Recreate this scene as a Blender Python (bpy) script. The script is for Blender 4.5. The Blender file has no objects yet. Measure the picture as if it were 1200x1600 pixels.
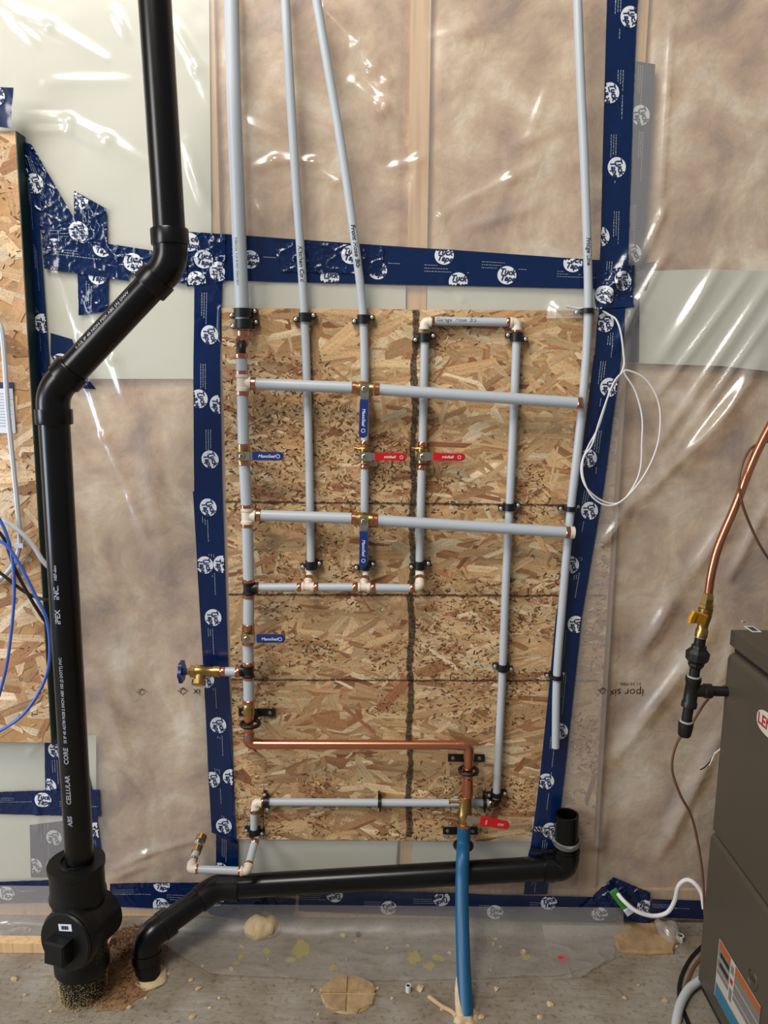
import bpy, math, random
import numpy as np
from mathutils import Vector, Matrix

random.seed(7)
rnd = random.Random(11)
scene = bpy.context.scene
col = scene.collection

# ------------------------------------------------------------------ camera
FPX = 1200.0
CAM = Vector((0.0, -1.57, 1.21))
ROT = Matrix.Rotation(math.radians(90 - 9.8), 3, 'X') @ Matrix.Rotation(math.radians(0.45), 3, 'Z')
cd = bpy.data.cameras.new('camera')
cd.sensor_fit = 'HORIZONTAL'
cd.sensor_width = 36.0
cd.lens = 36.0 * FPX / 1200.0
cd.clip_start = 0.02
cam = bpy.data.objects.new('camera', cd)
cam.matrix_world = Matrix.Translation(CAM) @ ROT.to_4x4()
col.objects.link(cam)
scene.camera = cam

# ------------------------------------------------------------------ world + light
world = bpy.data.worlds.new('world')
scene.world = world
world.use_nodes = True
bgn = world.node_tree.nodes['Background']
bgn.inputs[0].default_value = (0.95, 0.97, 1.0, 1)
bgn.inputs[1].default_value = 0.18


def area(name, loc, target, sx, sy, power, color):
    ld = bpy.data.lights.new(name, 'AREA')
    ld.shape = 'RECTANGLE'
    ld.size = sx
    ld.size_y = sy
    ld.energy = power
    ld.color = color
    o = bpy.data.objects.new(name, ld)
    o.location = loc
    o.rotation_euler = (Vector(target) - Vector(loc)).to_track_quat('-Z', 'Y').to_euler()
    col.objects.link(o)
    return o


area('doorway_daylight', (-3.2, -2.8, 2.5), (0.0, 0.0, 1.4), 1.3, 1.2, 58, (1.0, 0.975, 0.93))
area('ceiling_lamp', (-0.8, -1.5, 3.2), (0.0, 0.0, 1.4), 0.9, 0.9, 50, (1.0, 0.95, 0.87))
area('window_daylight', (-2.6, -1.0, 0.9), (-0.4, 0.0, 0.5), 0.7, 1.0, 30, (0.72, 0.84, 1.0))

vs = scene.view_settings
vs.view_transform = 'Standard'
vs.look = 'None'
vs.gamma = 1.0
vs.use_curve_mapping = False
vs.exposure = 0.12
scene.cycles.use_denoising = True
scene.cycles.max_bounces = 8
scene.cycles.transparent_max_bounces = 12
scene.cycles.caustics_reflective = False
scene.cycles.caustics_refractive = False

# ------------------------------------------------------------------ pixel -> place helpers
FWD = ROT @ Vector((0, 0, -1))


def ray(px, py):
    return ROT @ Vector(((px - 600.0) / FPX, -(py - 800.0) / FPX, -1.0))


def W(px, py, d=0.0):
    """point on the plane parallel to the wall, d metres in front of it"""
    r = ray(px, py)
    t = (-d - CAM.y) / r.y
    return CAM + r * t


def F(px, py, z=0.0):
    """point on the floor"""
    r = ray(px, py)
    return CAM + r * ((z - CAM.z) / r.z)


def SX(px, py, x):
    """point on a plane at constant x (furnace side)"""
    r = ray(px, py)
    return CAM + r * ((x - CAM.x) / r.x)


def mpp(p):
    """metres per photo pixel at a point"""
    return (p - CAM).dot(FWD) / FPX


# ------------------------------------------------------------------ value noise (numpy)
_tab = np.random.RandomState(5).rand(256, 256)


def vnoise(x, y, seed=0):
    x = np.asarray(x, float) + seed * 17.31
    y = np.asarray(y, float) + seed * 9.77
    xi = np.floor(x).astype(int)
    yi = np.floor(y).astype(int)
    fx = x - xi
    fy = y - yi
    fx = fx * fx * (3 - 2 * fx)
    fy = fy * fy * (3 - 2 * fy)
    a = _tab[xi % 256, yi % 256]
    b = _tab[(xi + 1) % 256, yi % 256]
    c = _tab[xi % 256, (yi + 1) % 256]
    d = _tab[(xi + 1) % 256, (yi + 1) % 256]
    return (a * (1 - fx) + b * fx) * (1 - fy) + (c * (1 - fx) + d * fx) * fy


def fbm(x, y, seed=0, octv=4):
    s = 0
    a = 0.5
    for i in range(octv):
        s = s + a * vnoise(x * 2 ** i, y * 2 ** i, seed + i * 3)
        a *= 0.5
    return s


def sstep(a, b, x):
    t = np.clip((np.asarray(x, float) - a) / (b - a), 0, 1)
    return t * t * (3 - 2 * t)


# ------------------------------------------------------------------ materials
def lin(c):
    def g(v):
        v /= 255.0
        return v / 12.92 if v <= 0.04045 else ((v + 0.055) / 1.055) ** 2.4
    return (g(c[0]), g(c[1]), g(c[2]), 1.0)


def newmat(name):
    m = bpy.data.materials.new(name)
    m.use_nodes = True
    nt = m.node_tree
    b = nt.nodes['Principled BSDF']
    return m, nt, b


def mat(name, rgb, rough=0.5, metal=0.0, spec=0.5, var=0.0, vscale=40.0, bump=0.0, bscale=200.0, coat=0.0):
    m, nt, b = newmat(name)
    b.inputs['Base Color'].default_value = lin(rgb)
    b.inputs['Roughness'].default_value = rough
    b.inputs['Metallic'].default_value = metal
    b.inputs['Specular IOR Level'].default_value = spec
    b.inputs['Coat Weight'].default_value = coat
    if var > 0 or bump > 0:
        tc = nt.nodes.new('ShaderNodeTexCoord')
    if var > 0:
        n = nt.nodes.new('ShaderNodeTexNoise')
        n.inputs['Scale'].default_value = vscale
        n.inputs['Detail'].default_value = 5
        nt.links.new(tc.outputs['Object'], n.inputs['Vector'])
        mx = nt.nodes.new('ShaderNodeMix')
        mx.data_type = 'RGBA'
        c = lin(rgb)
        mx.inputs[6].default_value = tuple(v * (1 - var) for v in c[:3]) + (1,)
        mx.inputs[7].default_value = tuple(min(1, v * (1 + var)) for v in c[:3]) + (1,)
        nt.links.new(n.outputs['Fac'], mx.inputs[0])
        nt.links.new(mx.outputs[2], b.inputs['Base Color'])
    if bump > 0:
        n2 = nt.nodes.new('ShaderNodeTexNoise')
        n2.inputs['Scale'].default_value = bscale
        n2.inputs['Detail'].default_value = 4
        nt.links.new(tc.outputs['Object'], n2.inputs['Vector'])
        bp = nt.nodes.new('ShaderNodeBump')
        bp.inputs['Strength'].default_value = bump
        bp.inputs['Distance'].default_value = 0.002
        nt.links.new(n2.outputs['Fac'], bp.inputs['Height'])
        nt.links.new(bp.outputs[0], b.inputs['Normal'])
    return m


def ramp(nt, stops):
    r = nt.nodes.new('ShaderNodeValToRGB')
    e = r.color_ramp.elements
    while len(e) < len(stops):
        e.new(0.5)
    for el, (p, c) in zip(e, stops):
        el.position = p
        el.color = lin(c)
    return r


M = {}
M['pex'] = mat('grey_plastic_pipe', (184, 190, 196), 0.38, var=0.03, vscale=8)
M['copper_ring'] = mat('copper_ring', (216, 148, 120), 0.24, metal=1.0, var=0.12, vscale=60)
M['copper'] = mat('copper_tube', (222, 148, 114), 0.27, metal=1.0, var=0.14, vscale=25)
M['brass'] = mat('brass', (186, 152, 92), 0.30, metal=1.0, var=0.12, vscale=80)
M['nickel'] = mat('nickel_plate', (214, 208, 192), 0.25, metal=1.0)
M['cream'] = mat('cream_plastic_fitting', (226, 214, 196), 0.4, var=0.06)
M['blackp'] = mat('black_plastic', (14, 14, 15), 0.42)
M['abs'] = mat('black_abs', (9, 9, 10), 0.26, spec=0.38, var=0.15, vscale=30)
M['absd'] = mat('black_abs_dull', (15, 15, 15), 0.42, spec=0.35, var=0.2, vscale=60, bump=0.15)
M['iron'] = mat('black_iron', (48, 46, 45), 0.38, metal=0.6, var=0.2, vscale=120, bump=0.3)
M['thread'] = mat('pipe_dope_white', (176, 172, 166), 0.6)
M['blue_handle'] = mat('blue_vinyl', (26, 48, 118), 0.35)
M['red_handle'] = mat('red_vinyl', (196, 24, 30), 0.35)
M['yellow_handle'] = mat('yellow_paint', (216, 152, 20), 0.4)
M['white_print'] = mat('white_print', (232, 234, 238), 0.5)
M['grey_print'] = mat('grey_print', (150, 156, 164), 0.5)
M['black_ink'] = mat('black_ink', (32, 30, 34), 0.6)
M['fade_ink'] = mat('faded_ink', (84, 80, 82), 0.6)
M['blue_ink'] = mat('blue_ink', (22, 36, 84), 0.5)
M['red_ink'] = mat('red_ink', (176, 30, 36), 0.5)
M['tape'] = mat('blue_tape', (4, 32, 76), 0.22, coat=0.15, var=0.08, vscale=20)
M['tape_pale'] = mat('blue_tape_pale', (72, 92, 132), 0.22, var=0.08, vscale=20)
M['tape_logo'] = mat('tape_logo_white', (222, 226, 230), 0.3)
M['bluepipe'] = mat('blue_poly_pipe', (18, 86, 126), 0.42, var=0.1, vscale=30)
M['steel'] = mat('galvanized', (150, 150, 148), 0.4, metal=0.9)
M['screw'] = mat('screw_zinc', (206, 206, 204), 0.35, metal=0.7)
M['whitewire'] = mat('white_wire', (224, 220, 218), 0.45)
M['greycable'] = mat('grey_cable', (196, 200, 204), 0.45)
M['bluecable'] = mat('blue_cable', (62, 98, 186), 0.4)
M['blackcable'] = mat('black_cable', (16, 16, 18), 0.45)
M['browncable'] = mat('brown_wire', (112, 76, 54), 0.45)
M['paper'] = mat('paper_label', (214, 216, 226), 0.6)
M['foam'] = mat('spray_foam', (204, 180, 142), 0.8, var=0.35, vscale=30, bump=0.9, bscale=90)
M['foamdark'] = mat('aged_foam', (164, 134, 96), 0.85, var=0.55, vscale=45, bump=1.0, bscale=70)
M['chip'] = mat('wood_chip', (192, 164, 126), 0.8, var=0.3, vscale=50)
M['dust'] = mat('sawdust', (188, 166, 118), 0.9, var=0.25, vscale=60)
M['dirt'] = mat('brown_dirt', (140, 104, 70), 0.95, var=0.5, vscale=70, bump=1.0, bscale=160)
M['whiteboard'] = mat('pale_backing', (216, 219, 203), 0.55, var=0.06, vscale=5)
M['green'] = mat('green_edge_paint', (18, 52, 50), 0.55, var=0.2, vscale=60)
M['furnace'] = mat('furnace_enamel', (76, 68, 55), 0.42, var=0.03, vscale=10, bump=0.05, bscale=400)
M['furnace_dark'] = mat('furnace_gap', (28, 26, 24), 0.6)
M['orange'] = mat('label_orange', (176, 86, 36), 0.5)
M['label_grey'] = mat('label_grey', (120, 112, 106), 0.5)
M['label_white'] = mat('label_white', (186, 180, 168), 0.5)
M['label_blue'] = mat('label_blue', (46, 112, 138), 0.5)
M['badge'] = mat('badge_silver', (206, 200, 188), 0.4)
M['yellow_paint'] = mat('yellow_marking', (178, 164, 52), 0.7, var=0.15, vscale=60)
M['redpl'] = mat('red_plastic', (190, 60, 60), 0.5)
M['greenpl'] = mat('green_plastic', (60, 140, 50), 0.45)
M['sheath'] = mat('sheathing', (150, 118, 84), 0.8, var=0.2, vscale=8)


def wood_mat():
    m, nt, b = newmat('pine_lumber')
    tc = nt.nodes.new('ShaderNodeTexCoord')
    mp = nt.nodes.new('ShaderNodeMapping')
    mp.inputs['Scale'].default_value = (90, 90, 3)
    nt.links.new(tc.outputs['Object'], mp.inputs[0])
    n = nt.nodes.new('ShaderNodeTexNoise')
    n.inputs['Scale'].default_value = 1.0
    n.inputs['Detail'].default_value = 4
    nt.links.new(mp.outputs[0], n.inputs['Vector'])
    r = ramp(nt, [(0.3, (204, 160, 108)), (0.5, (226, 186, 136)), (0.72, (232, 196, 148))])
    nt.links.new(n.outputs['Fac'], r.inputs[0])
    nt.links.new(r.outputs[0], b.inputs['Base Color'])
    b.inputs['Roughness'].default_value = 0.65
    return m


M['wood'] = wood_mat()


def osb_mat(name, tint):
    m, nt, b = newmat(name)
    at = nt.nodes.new('ShaderNodeAttribute')
    at.attribute_name = 'strand'
    uv = nt.nodes.new('ShaderNodeUVMap')
    mp = nt.nodes.new('ShaderNodeMapping')
    mp.inputs['Scale'].default_value = (9, 160, 1)
    nt.links.new(uv.outputs[0], mp.inputs[0])
    n = nt.nodes.new('ShaderNodeTexNoise')
    n.inputs['Scale'].default_value = 1.0
    n.inputs['Detail'].default_value = 4
    n.inputs['Roughness'].default_value = 0.65
    nt.links.new(mp.outputs[0], n.inputs['Vector'])
    r = nt.nodes.new('ShaderNodeMapRange')
    r.inputs[1].default_value = 0.28
    r.inputs[2].default_value = 0.72
    r.inputs[3].default_value = 0.70
    r.inputs[4].default_value = 1.18
    nt.links.new(n.outputs['Fac'], r.inputs[0])
    # glue specks
    tc = nt.nodes.new('ShaderNodeTexCoord')
    n3 = nt.nodes.new('ShaderNodeTexNoise')
    n3.inputs['Scale'].default_value = 260
    n3.inputs['Detail'].default_value = 3
    nt.links.new(tc.outputs['Object'], n3.inputs['Vector'])
    r3 = nt.nodes.new('ShaderNodeMapRange')
    r3.inputs[1].default_value = 0.32
    r3.inputs[2].default_value = 0.46
    r3.inputs[3].default_value = 0.62
    r3.inputs[4].default_value = 1.0
    nt.links.new(n3.outputs['Fac'], r3.inputs[0])
    mu = nt.nodes.new('ShaderNodeMath')
    mu.operation = 'MULTIPLY'
    nt.links.new(r.outputs[0], mu.inputs[0])
    nt.links.new(r3.outputs[0], mu.inputs[1])
    vm = nt.nodes.new('ShaderNodeVectorMath')
    vm.operation = 'SCALE'
    nt.links.new(at.outputs['Color'], vm.inputs[0])
    nt.links.new(mu.outputs[0], vm.inputs['Scale'])
    nt.links.new(vm.outputs[0], b.inputs['Base Color'])
    b.inputs['Roughness'].default_value = 0.62
    b.inputs['Specular IOR Level'].default_value = 0.3
    bp = nt.nodes.new('ShaderNodeBump')
    bp.inputs['Strength'].default_value = 0.35
    bp.inputs['Distance'].default_value = 0.001
    nt.links.new(n.outputs['Fac'], bp.inputs['Height'])
    nt.links.new(bp.outputs[0], b.inputs['Normal'])
    return m


M['osb'] = osb_mat('osb_strands', None)
M['osb_core'] = mat('osb_core', (186, 142, 92), 0.75, var=0.3, vscale=60)


def insul_mat():
    m, nt, b = newmat('glass_wool')
    tc = nt.nodes.new('ShaderNodeTexCoord')
    n = nt.nodes.new('ShaderNodeTexNoise')
    n.inputs['Scale'].default_value = 6.5
    n.inputs['Detail'].default_value = 10
    n.inputs['Roughness'].default_value = 0.60
    n.inputs['Distortion'].default_value = 0.35
    nt.links.new(tc.outputs['Object'], n.inputs['Vector'])
    r = ramp(nt, [(0.34, (140, 104, 74)), (0.45, (196, 160, 122)), (0.54, (220, 192, 154)), (0.64, (246, 232, 208))])
    nt.links.new(n.outputs['Fac'], r.inputs[0])
    nt.links.new(r.outputs[0], b.inputs['Base Color'])
    b.inputs['Roughness'].default_value = 0.95
    b.inputs['Specular IOR Level'].default_value = 0.1
    n2 = nt.nodes.new('ShaderNodeTexNoise')
    n2.inputs['Scale'].default_value = 38
    n2.inputs['Detail'].default_value = 8
    n2.inputs['Distortion'].default_value = 0.8
    nt.links.new(tc.outputs['Object'], n2.inputs['Vector'])
    bp = nt.nodes.new('ShaderNodeBump')
    bp.inputs['Strength'].default_value = 0.5
    bp.inputs['Distance'].default_value = 0.006
    nt.links.new(n2.outputs['Fac'], bp.inputs['Height'])
    nt.links.new(bp.outputs[0], b.inputs['Normal'])
    return m


M['insul'] = insul_mat()


def poly_mat(name, veil=0.23, tint=(0.93, 0.87, 0.81), gl_r=0.20, gl_f=1.25):
    m, nt, b = newmat(name)
    b.inputs['Base Color'].default_value = tint + (1,)
    b.inputs['Roughness'].default_value = 0.55
    tr = nt.nodes.new('ShaderNodeBsdfTransparent')
    tr.inputs[0].default_value = (0.97, 0.96, 0.95, 1)
    mx = nt.nodes.new('ShaderNodeMixShader')
    mx.inputs[0].default_value = veil
    nt.links.new(tr.outputs[0], mx.inputs[1])
    nt.links.new(b.outputs[0], mx.inputs[2])
    gl = nt.nodes.new('ShaderNodeBsdfGlossy')
    gl.inputs['Roughness'].default_value = gl_r
    tc = nt.nodes.new('ShaderNodeTexCoord')
    n = nt.nodes.new('ShaderNodeTexNoise')
    n.inputs['Scale'].default_value = 24
    n.inputs['Detail'].default_value = 3
    n.inputs['Distortion'].default_value = 0.6
    nt.links.new(tc.outputs['Object'], n.inputs['Vector'])
    bp = nt.nodes.new('ShaderNodeBump')
    bp.inputs['Strength'].default_value = 0.08
    bp.inputs['Distance'].default_value = 0.004
    nt.links.new(n.outputs['Fac'], bp.inputs['Height'])
    nt.links.new(bp.outputs[0], gl.inputs['Normal'])
    # two-sided film: reflectance from the facing angle, alike from both sides
    lw = nt.nodes.new('ShaderNodeLayerWeight')
    nt.links.new(bp.outputs[0], lw.inputs['Normal'])
    pw = nt.nodes.new('ShaderNodeMath')
    pw.operation = 'POWER'
    pw.inputs[1].default_value = 4.0
    nt.links.new(lw.outputs['Facing'], pw.inputs[0])
    mul = nt.nodes.new('ShaderNodeMath')
    mul.operation = 'MULTIPLY_ADD'
    mul.inputs[1].default_value = 0.7 * gl_f
    mul.inputs[2].default_value = 0.075 * gl_f
    nt.links.new(pw.outputs[0], mul.inputs[0])
    mx2 = nt.nodes.new('ShaderNodeMixShader')
    nt.links.new(mul.outputs[0], mx2.inputs[0])
    nt.links.new(mx.outputs[0], mx2.inputs[1])
    nt.links.new(gl.outputs[0], mx2.inputs[2])
    out = nt.nodes['Material Output']
    nt.links.new(mx2.outputs[0], out.inputs[0])
    return m


M['poly'] = poly_mat('clear_polyethylene')
M['poly_floor'] = poly_mat('dusty_polyethylene', 0.26, (0.56, 0.51, 0.45), 0.42, 0.6)


def ink_line_mat():
    m, nt, b = newmat('marker_line')
    b.inputs['Base Color'].default_value = lin((44, 34, 28))
    b.inputs['Roughness'].default_value = 0.8
    tc = nt.nodes.new('ShaderNodeTexCoord')
    n = nt.nodes.new('ShaderNodeTexNoise')
    n.inputs['Scale'].default_value = 220
    n.inputs['Detail'].default_value = 3
    nt.links.new(tc.outputs['Object'], n.inputs['Vector'])
    r = nt.nodes.new('ShaderNodeMapRange')
    r.inputs[1].default_value = 0.38
    r.inputs[2].default_value = 0.52
    r.inputs[3].default_value = 0.92
    r.inputs[4].default_value = 0.55
    nt.links.new(n.outputs['Fac'], r.inputs[0])
    nt.links.new(r.outputs[0], b.inputs['Alpha'])
    return m


M['line'] = ink_line_mat()


def concrete_mat():
    m, nt, b = newmat('concrete')
    tc = nt.nodes.new('ShaderNodeTexCoord')
    n = nt.nodes.new('ShaderNodeTexNoise')
    n.inputs['Scale'].default_value = 7
    n.inputs['Detail'].default_value = 8
    n.inputs['Roughness'].default_value = 0.6
    nt.links.new(tc.outputs['Object'], n.inputs['Vector'])
    r = ramp(nt, [(0.28, (112, 97, 78)), (0.45, (140, 128, 112)), (0.60, (154, 145, 132)), (0.78, (174, 166, 154))])
    nt.links.new(n.outputs['Fac'], r.inputs[0])
    n3 = nt.nodes.new('ShaderNodeTexNoise')
    n3.inputs['Scale'].default_value = 90
    n3.inputs['Detail'].default_value = 5
    nt.links.new(tc.outputs['Object'], n3.inputs['Vector'])
    r3 = ramp(nt, [(0.30, (196, 184, 168)), (0.46, (255, 255, 255))])
    nt.links.new(n3.outputs['Fac'], r3.inputs[0])
    mx = nt.nodes.new('ShaderNodeMix')
    mx.data_type = 'RGBA'
    mx.blend_type = 'MULTIPLY'
    mx.inputs[0].default_value = 0.8
    nt.links.new(r.outputs[0], mx.inputs[6])
    nt.links.new(r3.outputs[0], mx.inputs[7])
    nt.links.new(mx.outputs[2], b.inputs['Base Color'])
    b.inputs['Roughness'].default_value = 0.8
    mp = nt.nodes.new('ShaderNodeMapping')
    mp.inputs['Rotation'].default_value = (0, 0, 0.7)
    mp.inputs['Scale'].default_value = (14, 60, 14)
    nt.links.new(tc.outputs['Object'], mp.inputs[0])
    n2 = nt.nodes.new('ShaderNodeTexNoise')
    n2.inputs['Scale'].default_value = 1.0
    n2.inputs['Detail'].default_value = 7
    nt.links.new(mp.outputs[0], n2.inputs['Vector'])
    bp = nt.nodes.new('ShaderNodeBump')
    bp.inputs['Strength'].default_value = 0.6
    bp.inputs['Distance'].default_value = 0.006
    nt.links.new(n2.outputs['Fac'], bp.inputs['Height'])
    nt.links.new(bp.outputs[0], b.inputs['Normal'])
    return m


M['concrete'] = concrete_mat()


# ------------------------------------------------------------------ mesh builder
class MB:
    def __init__(self):
        self.v = []
        self.f = []
        self.mi = []

    def add(self, vs_, fs_):
        o = len(self.v)
        self.v += [Vector(p) for p in vs_]
        self.f += [tuple(i + o for i in f) for f in fs_]
        return self

    def box(self, c, ux, uy, uz, hx, hy, hz):
        c = Vector(c)
        vs_ = []
        for k in (-1, 1):
            for j in (-1, 1):
                for i in (-1, 1):
                    vs_.append(c + ux * (hx * i) + uy * (hy * j) + uz * (hz * k))
        fs_ = [(0, 2, 3, 1), (4, 5, 7, 6), (0, 1, 5, 4), (2, 6, 7, 3), (0, 4, 6, 2), (1, 3, 7, 5)]
        return self.add(vs_, fs_)

    def tube(self, pts, r, n=14, caps=True):
        pts = [Vector(p) for p in pts]
        m = len(pts)
        rs = r if isinstance(r, (list, tuple)) else [r] * m
        tang = []
        for i in range(m):
            a = pts[max(0, i - 1)]
            b = pts[min(m - 1, i + 1)]
            t = (b - a)
            if t.length < 1e-9:
                t = Vector((0, 0, 1))
            tang.append(t.normalized())
        up = Vector((0, -1, 0)) if abs(tang[0].y) < 0.9 else Vector((1, 0, 0))
        x = (up - tang[0] * up.dot(tang[0])).normalized()
        vs_ = []
        fs_ = []
        for i in range(m):
            x = (x - tang[i] * x.dot(tang[i]))
            x.normalize()
            y = tang[i].cross(x)
            for k in range(n):
                a = 2 * math.pi * k / n
                vs_.append(pts[i] + (x * math.cos(a) + y * math.sin(a)) * rs[i])
        for i in range(m - 1):
            for k in range(n):
                k2 = (k + 1) % n
                fs_.append((i * n + k, i * n + k2, (i + 1) * n + k2, (i + 1) * n + k))
        if caps:
            fs_.append(tuple(reversed(range(n))))
            fs_.append(tuple((m - 1) * n + k for k in range(n)))
        return self.add(vs_, fs_)

    def lathe(self, p0, axis, prof, n=20, caps=True):
        """prof = list of (distance along axis, radius)"""
        p0 = Vector(p0)
        axis = Vector(axis).normalized()
        up = Vector((0, -1, 0)) if abs(axis.y) < 0.9 else Vector((1, 0, 0))
        x = (up - axis * up.dot(axis)).normalized()
        y = axis.cross(x)
        vs_ = []
        fs_ = []
        for (t, r) in prof:
            for k in range(n):
                a = 2 * math.pi * (k + 0.5) / n
                vs_.append(p0 + axis * t + (x * math.cos(a) + y * math.sin(a)) * r)
        m = len(prof)
        for i in range(m - 1):
            for k in range(n):
                k2 = (k + 1) % n
                fs_.append((i * n + k, i * n + k2, (i + 1) * n + k2, (i + 1) * n + k))
        if caps:
            fs_.append(tuple(reversed(range(n))))
            fs_.append(tuple((m - 1) * n + k for k in range(n)))
        return self.add(vs_, fs_)

    def prism(self, poly, o, ux, uy, un, t, bev=0.0):
        """polygon poly [(a,b)] in frame (ux,uy) at o, extruded t along un with an inset bevel"""
        o = Vector(o)
        n = len(poly)
        cx = sum(p[0] for p in poly) / n
        cy = sum(p[1] for p in poly) / n
        lay = [(0, 1.0), (t - bev, 1.0)]
        if bev > 0:
            lay.append((t, None))
        else:
            lay = [(0, 1.0), (t, 1.0)]
        vs_ = []
        fs_ = []
        for (h, s) in lay:
            for (a, b) in poly:
                if s is None:
                    da, db = a - cx, b - cy
                    L = math.hypot(da, db) or 1
                    k = max(0.0, (L - bev) / L)
                    a, b = cx + da * k, cy + db * k
                vs_.append(o + ux * a + uy * b + un * h)
        for i in range(len(lay) - 1):
            for k in range(n):
                k2 = (k + 1) % n
                fs_.append((i * n + k, i * n + k2, (i + 1) * n + k2, (i + 1) * n + k))
        fs_.append(tuple(reversed(range(n))))
        fs_.append(tuple((len(lay) - 1) * n + k for k in range(n)))
        return self.add(vs_, fs_)

    def torus(self, c, axis, R, r, n=28, k=10):
        axis = Vector(axis).normalized()
        up = Vector((0, 0, 1)) if abs(axis.z) < 0.9 else Vector((1, 0, 0))
        x = (up - axis * up.dot(axis)).normalized()
        y = axis.cross(x)
        vs_ = []
        fs_ = []
        for i in range(n):
            a = 2 * math.pi * i / n
            e = x * math.cos(a) + y * math.sin(a)
            for j in range(k):
                b = 2 * math.pi * j / k
                vs_.append(Vector(c) + e * (R + r * math.cos(b)) + axis * (r * math.sin(b)))
        for i in range(n):
            for j in range(k):
                i2, j2 = (i + 1) % n, (j + 1) % k
                fs_.append((i * k + j, i2 * k + j, i2 * k + j2, i * k + j2))
        return self.add(vs_, fs_)

    def build(self, name, m, parent=None, smooth=True, angle=38, origin=None):
        me = bpy.data.meshes.new(name)
        if parent is not None:
            org = parent.matrix_world.translation if False else world_loc(parent)
        else:
            org = Vector(origin) if origin is not None else self.base()
        me.from_pydata([tuple(p - org) for p in self.v], [], self.f)
        me.materials.append(m)
        o = bpy.data.objects.new(name, me)
        fix_normals(me)
        if smooth:
            me.polygons.foreach_set('use_smooth', [True] * len(me.polygons))
            me.set_sharp_from_angle(angle=math.radians(angle))
        me.update()
        col.objects.link(o)
        if parent is not None:
            o.parent = parent
        else:
            o.location = org
        return o

    def base(self):
        xs = [p.x for p in self.v]
        ys = [p.y for p in self.v]
        zs = [p.z for p in self.v]
        return Vector(((min(xs) + max(xs)) / 2, (min(ys) + max(ys)) / 2, min(zs)))


import bmesh


def fix_normals(me):
    bm = bmesh.new()
    bm.from_mesh(me)
    bmesh.ops.recalc_face_normals(bm, faces=bm.faces)
    bm.to_mesh(me)
    bm.free()


def world_loc(o):
    v = Vector(o.location)
    while o.parent is not None:
        o = o.parent
        v += Vector(o.location)
    return v


def tag(o, label=None, cat=None, group=None, kind=None):
    if label:
        o['label'] = label
    if cat:
        o['category'] = cat
    if group:
        o['group'] = group
    if kind:
        o['kind'] = kind
    return o


def thing(name, label, cat, loc, group=None):
    o = bpy.data.objects.new(name, None)
    o.empty_display_size = 0.02
    o.location = loc
    col.objects.link(o)
    return tag(o, label, cat, group)


def struct(o):
    o['kind'] = 'structure'
    return o


def spline(pts, per=8):
    """Catmull-Rom through points"""
    pts = [Vector(p) for p in pts]
    if len(pts) < 3:
        return pts
    P = [pts[0] * 2 - pts[1]] + pts + [pts[-1] * 2 - pts[-2]]
    out = []
    for i in range(1, len(P) - 2):
        p0, p1, p2, p3 = P[i - 1], P[i], P[i + 1], P[i + 2]
        for k in range(per):
            t = k / per
            out.append(0.5 * ((2 * p1) + (p2 - p0) * t + (2 * p0 - 5 * p1 + 4 * p2 - p3) * t * t + (3 * p1 - p0 - 3 * p2 + p3) * t ** 3))
    out.append(pts[-1])
    return out


def fillet(pts, r, n=7):
    pts = [Vector(p) for p in pts]
    out = [pts[0]]
    for i in range(1, len(pts) - 1):
        a, b, c = pts[i - 1], pts[i], pts[i + 1]
        u = (a - b)
        w = (c - b)
        q = min(r, u.length * 0.49, w.length * 0.49)
        s = b + u.normalized() * q
        e = b + w.normalized() * q
        for k in range(n + 1):
            t = k / n
            out.append(s * (1 - t) ** 2 + b * 2 * t * (1 - t) + e * t * t)
    out.append(pts[-1])
    return out


EX, EY, EZ = Vector((1, 0, 0)), Vector((0, 1, 0)), Vector((0, 0, 1))
OUT = Vector((0, -1, 0))

# ------------------------------------------------------------------ lettering
_textcache = {}


def text_data(s, size, shear=0.0, off=0.0, spacing=1.0, line=1.0, align='CENTER'):
    key = (s, size, shear, off, spacing, line, align)
    if key in _textcache:
        return _textcache[key]
    cu = bpy.data.curves.new('txt', 'FONT')
    cu.body = s
    cu.size = size
    cu.shear = shear
    cu.offset = off
    cu.space_character = spacing
    cu.space_line = line
    cu.align_x = align
    cu.align_y = 'CENTER'
    cu.resolution_u = 2
    cu.fill_mode = 'BOTH'
    o = bpy.data.objects.new('txt', cu)
    col.objects.link(o)
    dg = bpy.context.evaluated_depsgraph_get()
    dg.update()
    me = bpy.data.meshes.new_from_object(o.evaluated_get(dg))
    vs_ = [(v.co.x, v.co.y) for v in me.vertices]
    fs_ = [tuple(p.vertices) for p in me.polygons]
    bpy.data.objects.remove(o)
    bpy.data.curves.remove(cu)
    bpy.data.meshes.remove(me)
    _textcache[key] = (vs_, fs_)
    return vs_, fs_


def text_flat(s, size, o, ux, uy, name, m, parent, **kw):
    vs_, fs_ = text_data(s, size, **kw)
    mb = MB()
    mb.add([Vector(o) + ux * a + uy * b for a, b in vs_], fs_)
    return mb.build(name, m, parent, smooth=False)


def text_tube(s, size, p, axis, nrm, r, name, m, parent, **kw):
    """lettering wrapped on a round pipe: runs along axis, centred on the side facing nrm"""
    axis = Vector(axis).normalized()
    nrm = Vector(nrm)
    nrm = (nrm - axis * nrm.dot(axis)).normalized()
    side = nrm.cross(axis)
    vs_, fs_ = text_data(s, size, **kw)
    mb = MB()
    out = []
    for a, b in vs_:
        an = b / r
        out.append(Vector(p) + axis * a + (nrm * math.cos(an) + side * math.sin(an)) * r)
    mb.add(out, fs_)
    return mb.build(name, m, parent, smooth=False)


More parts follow.
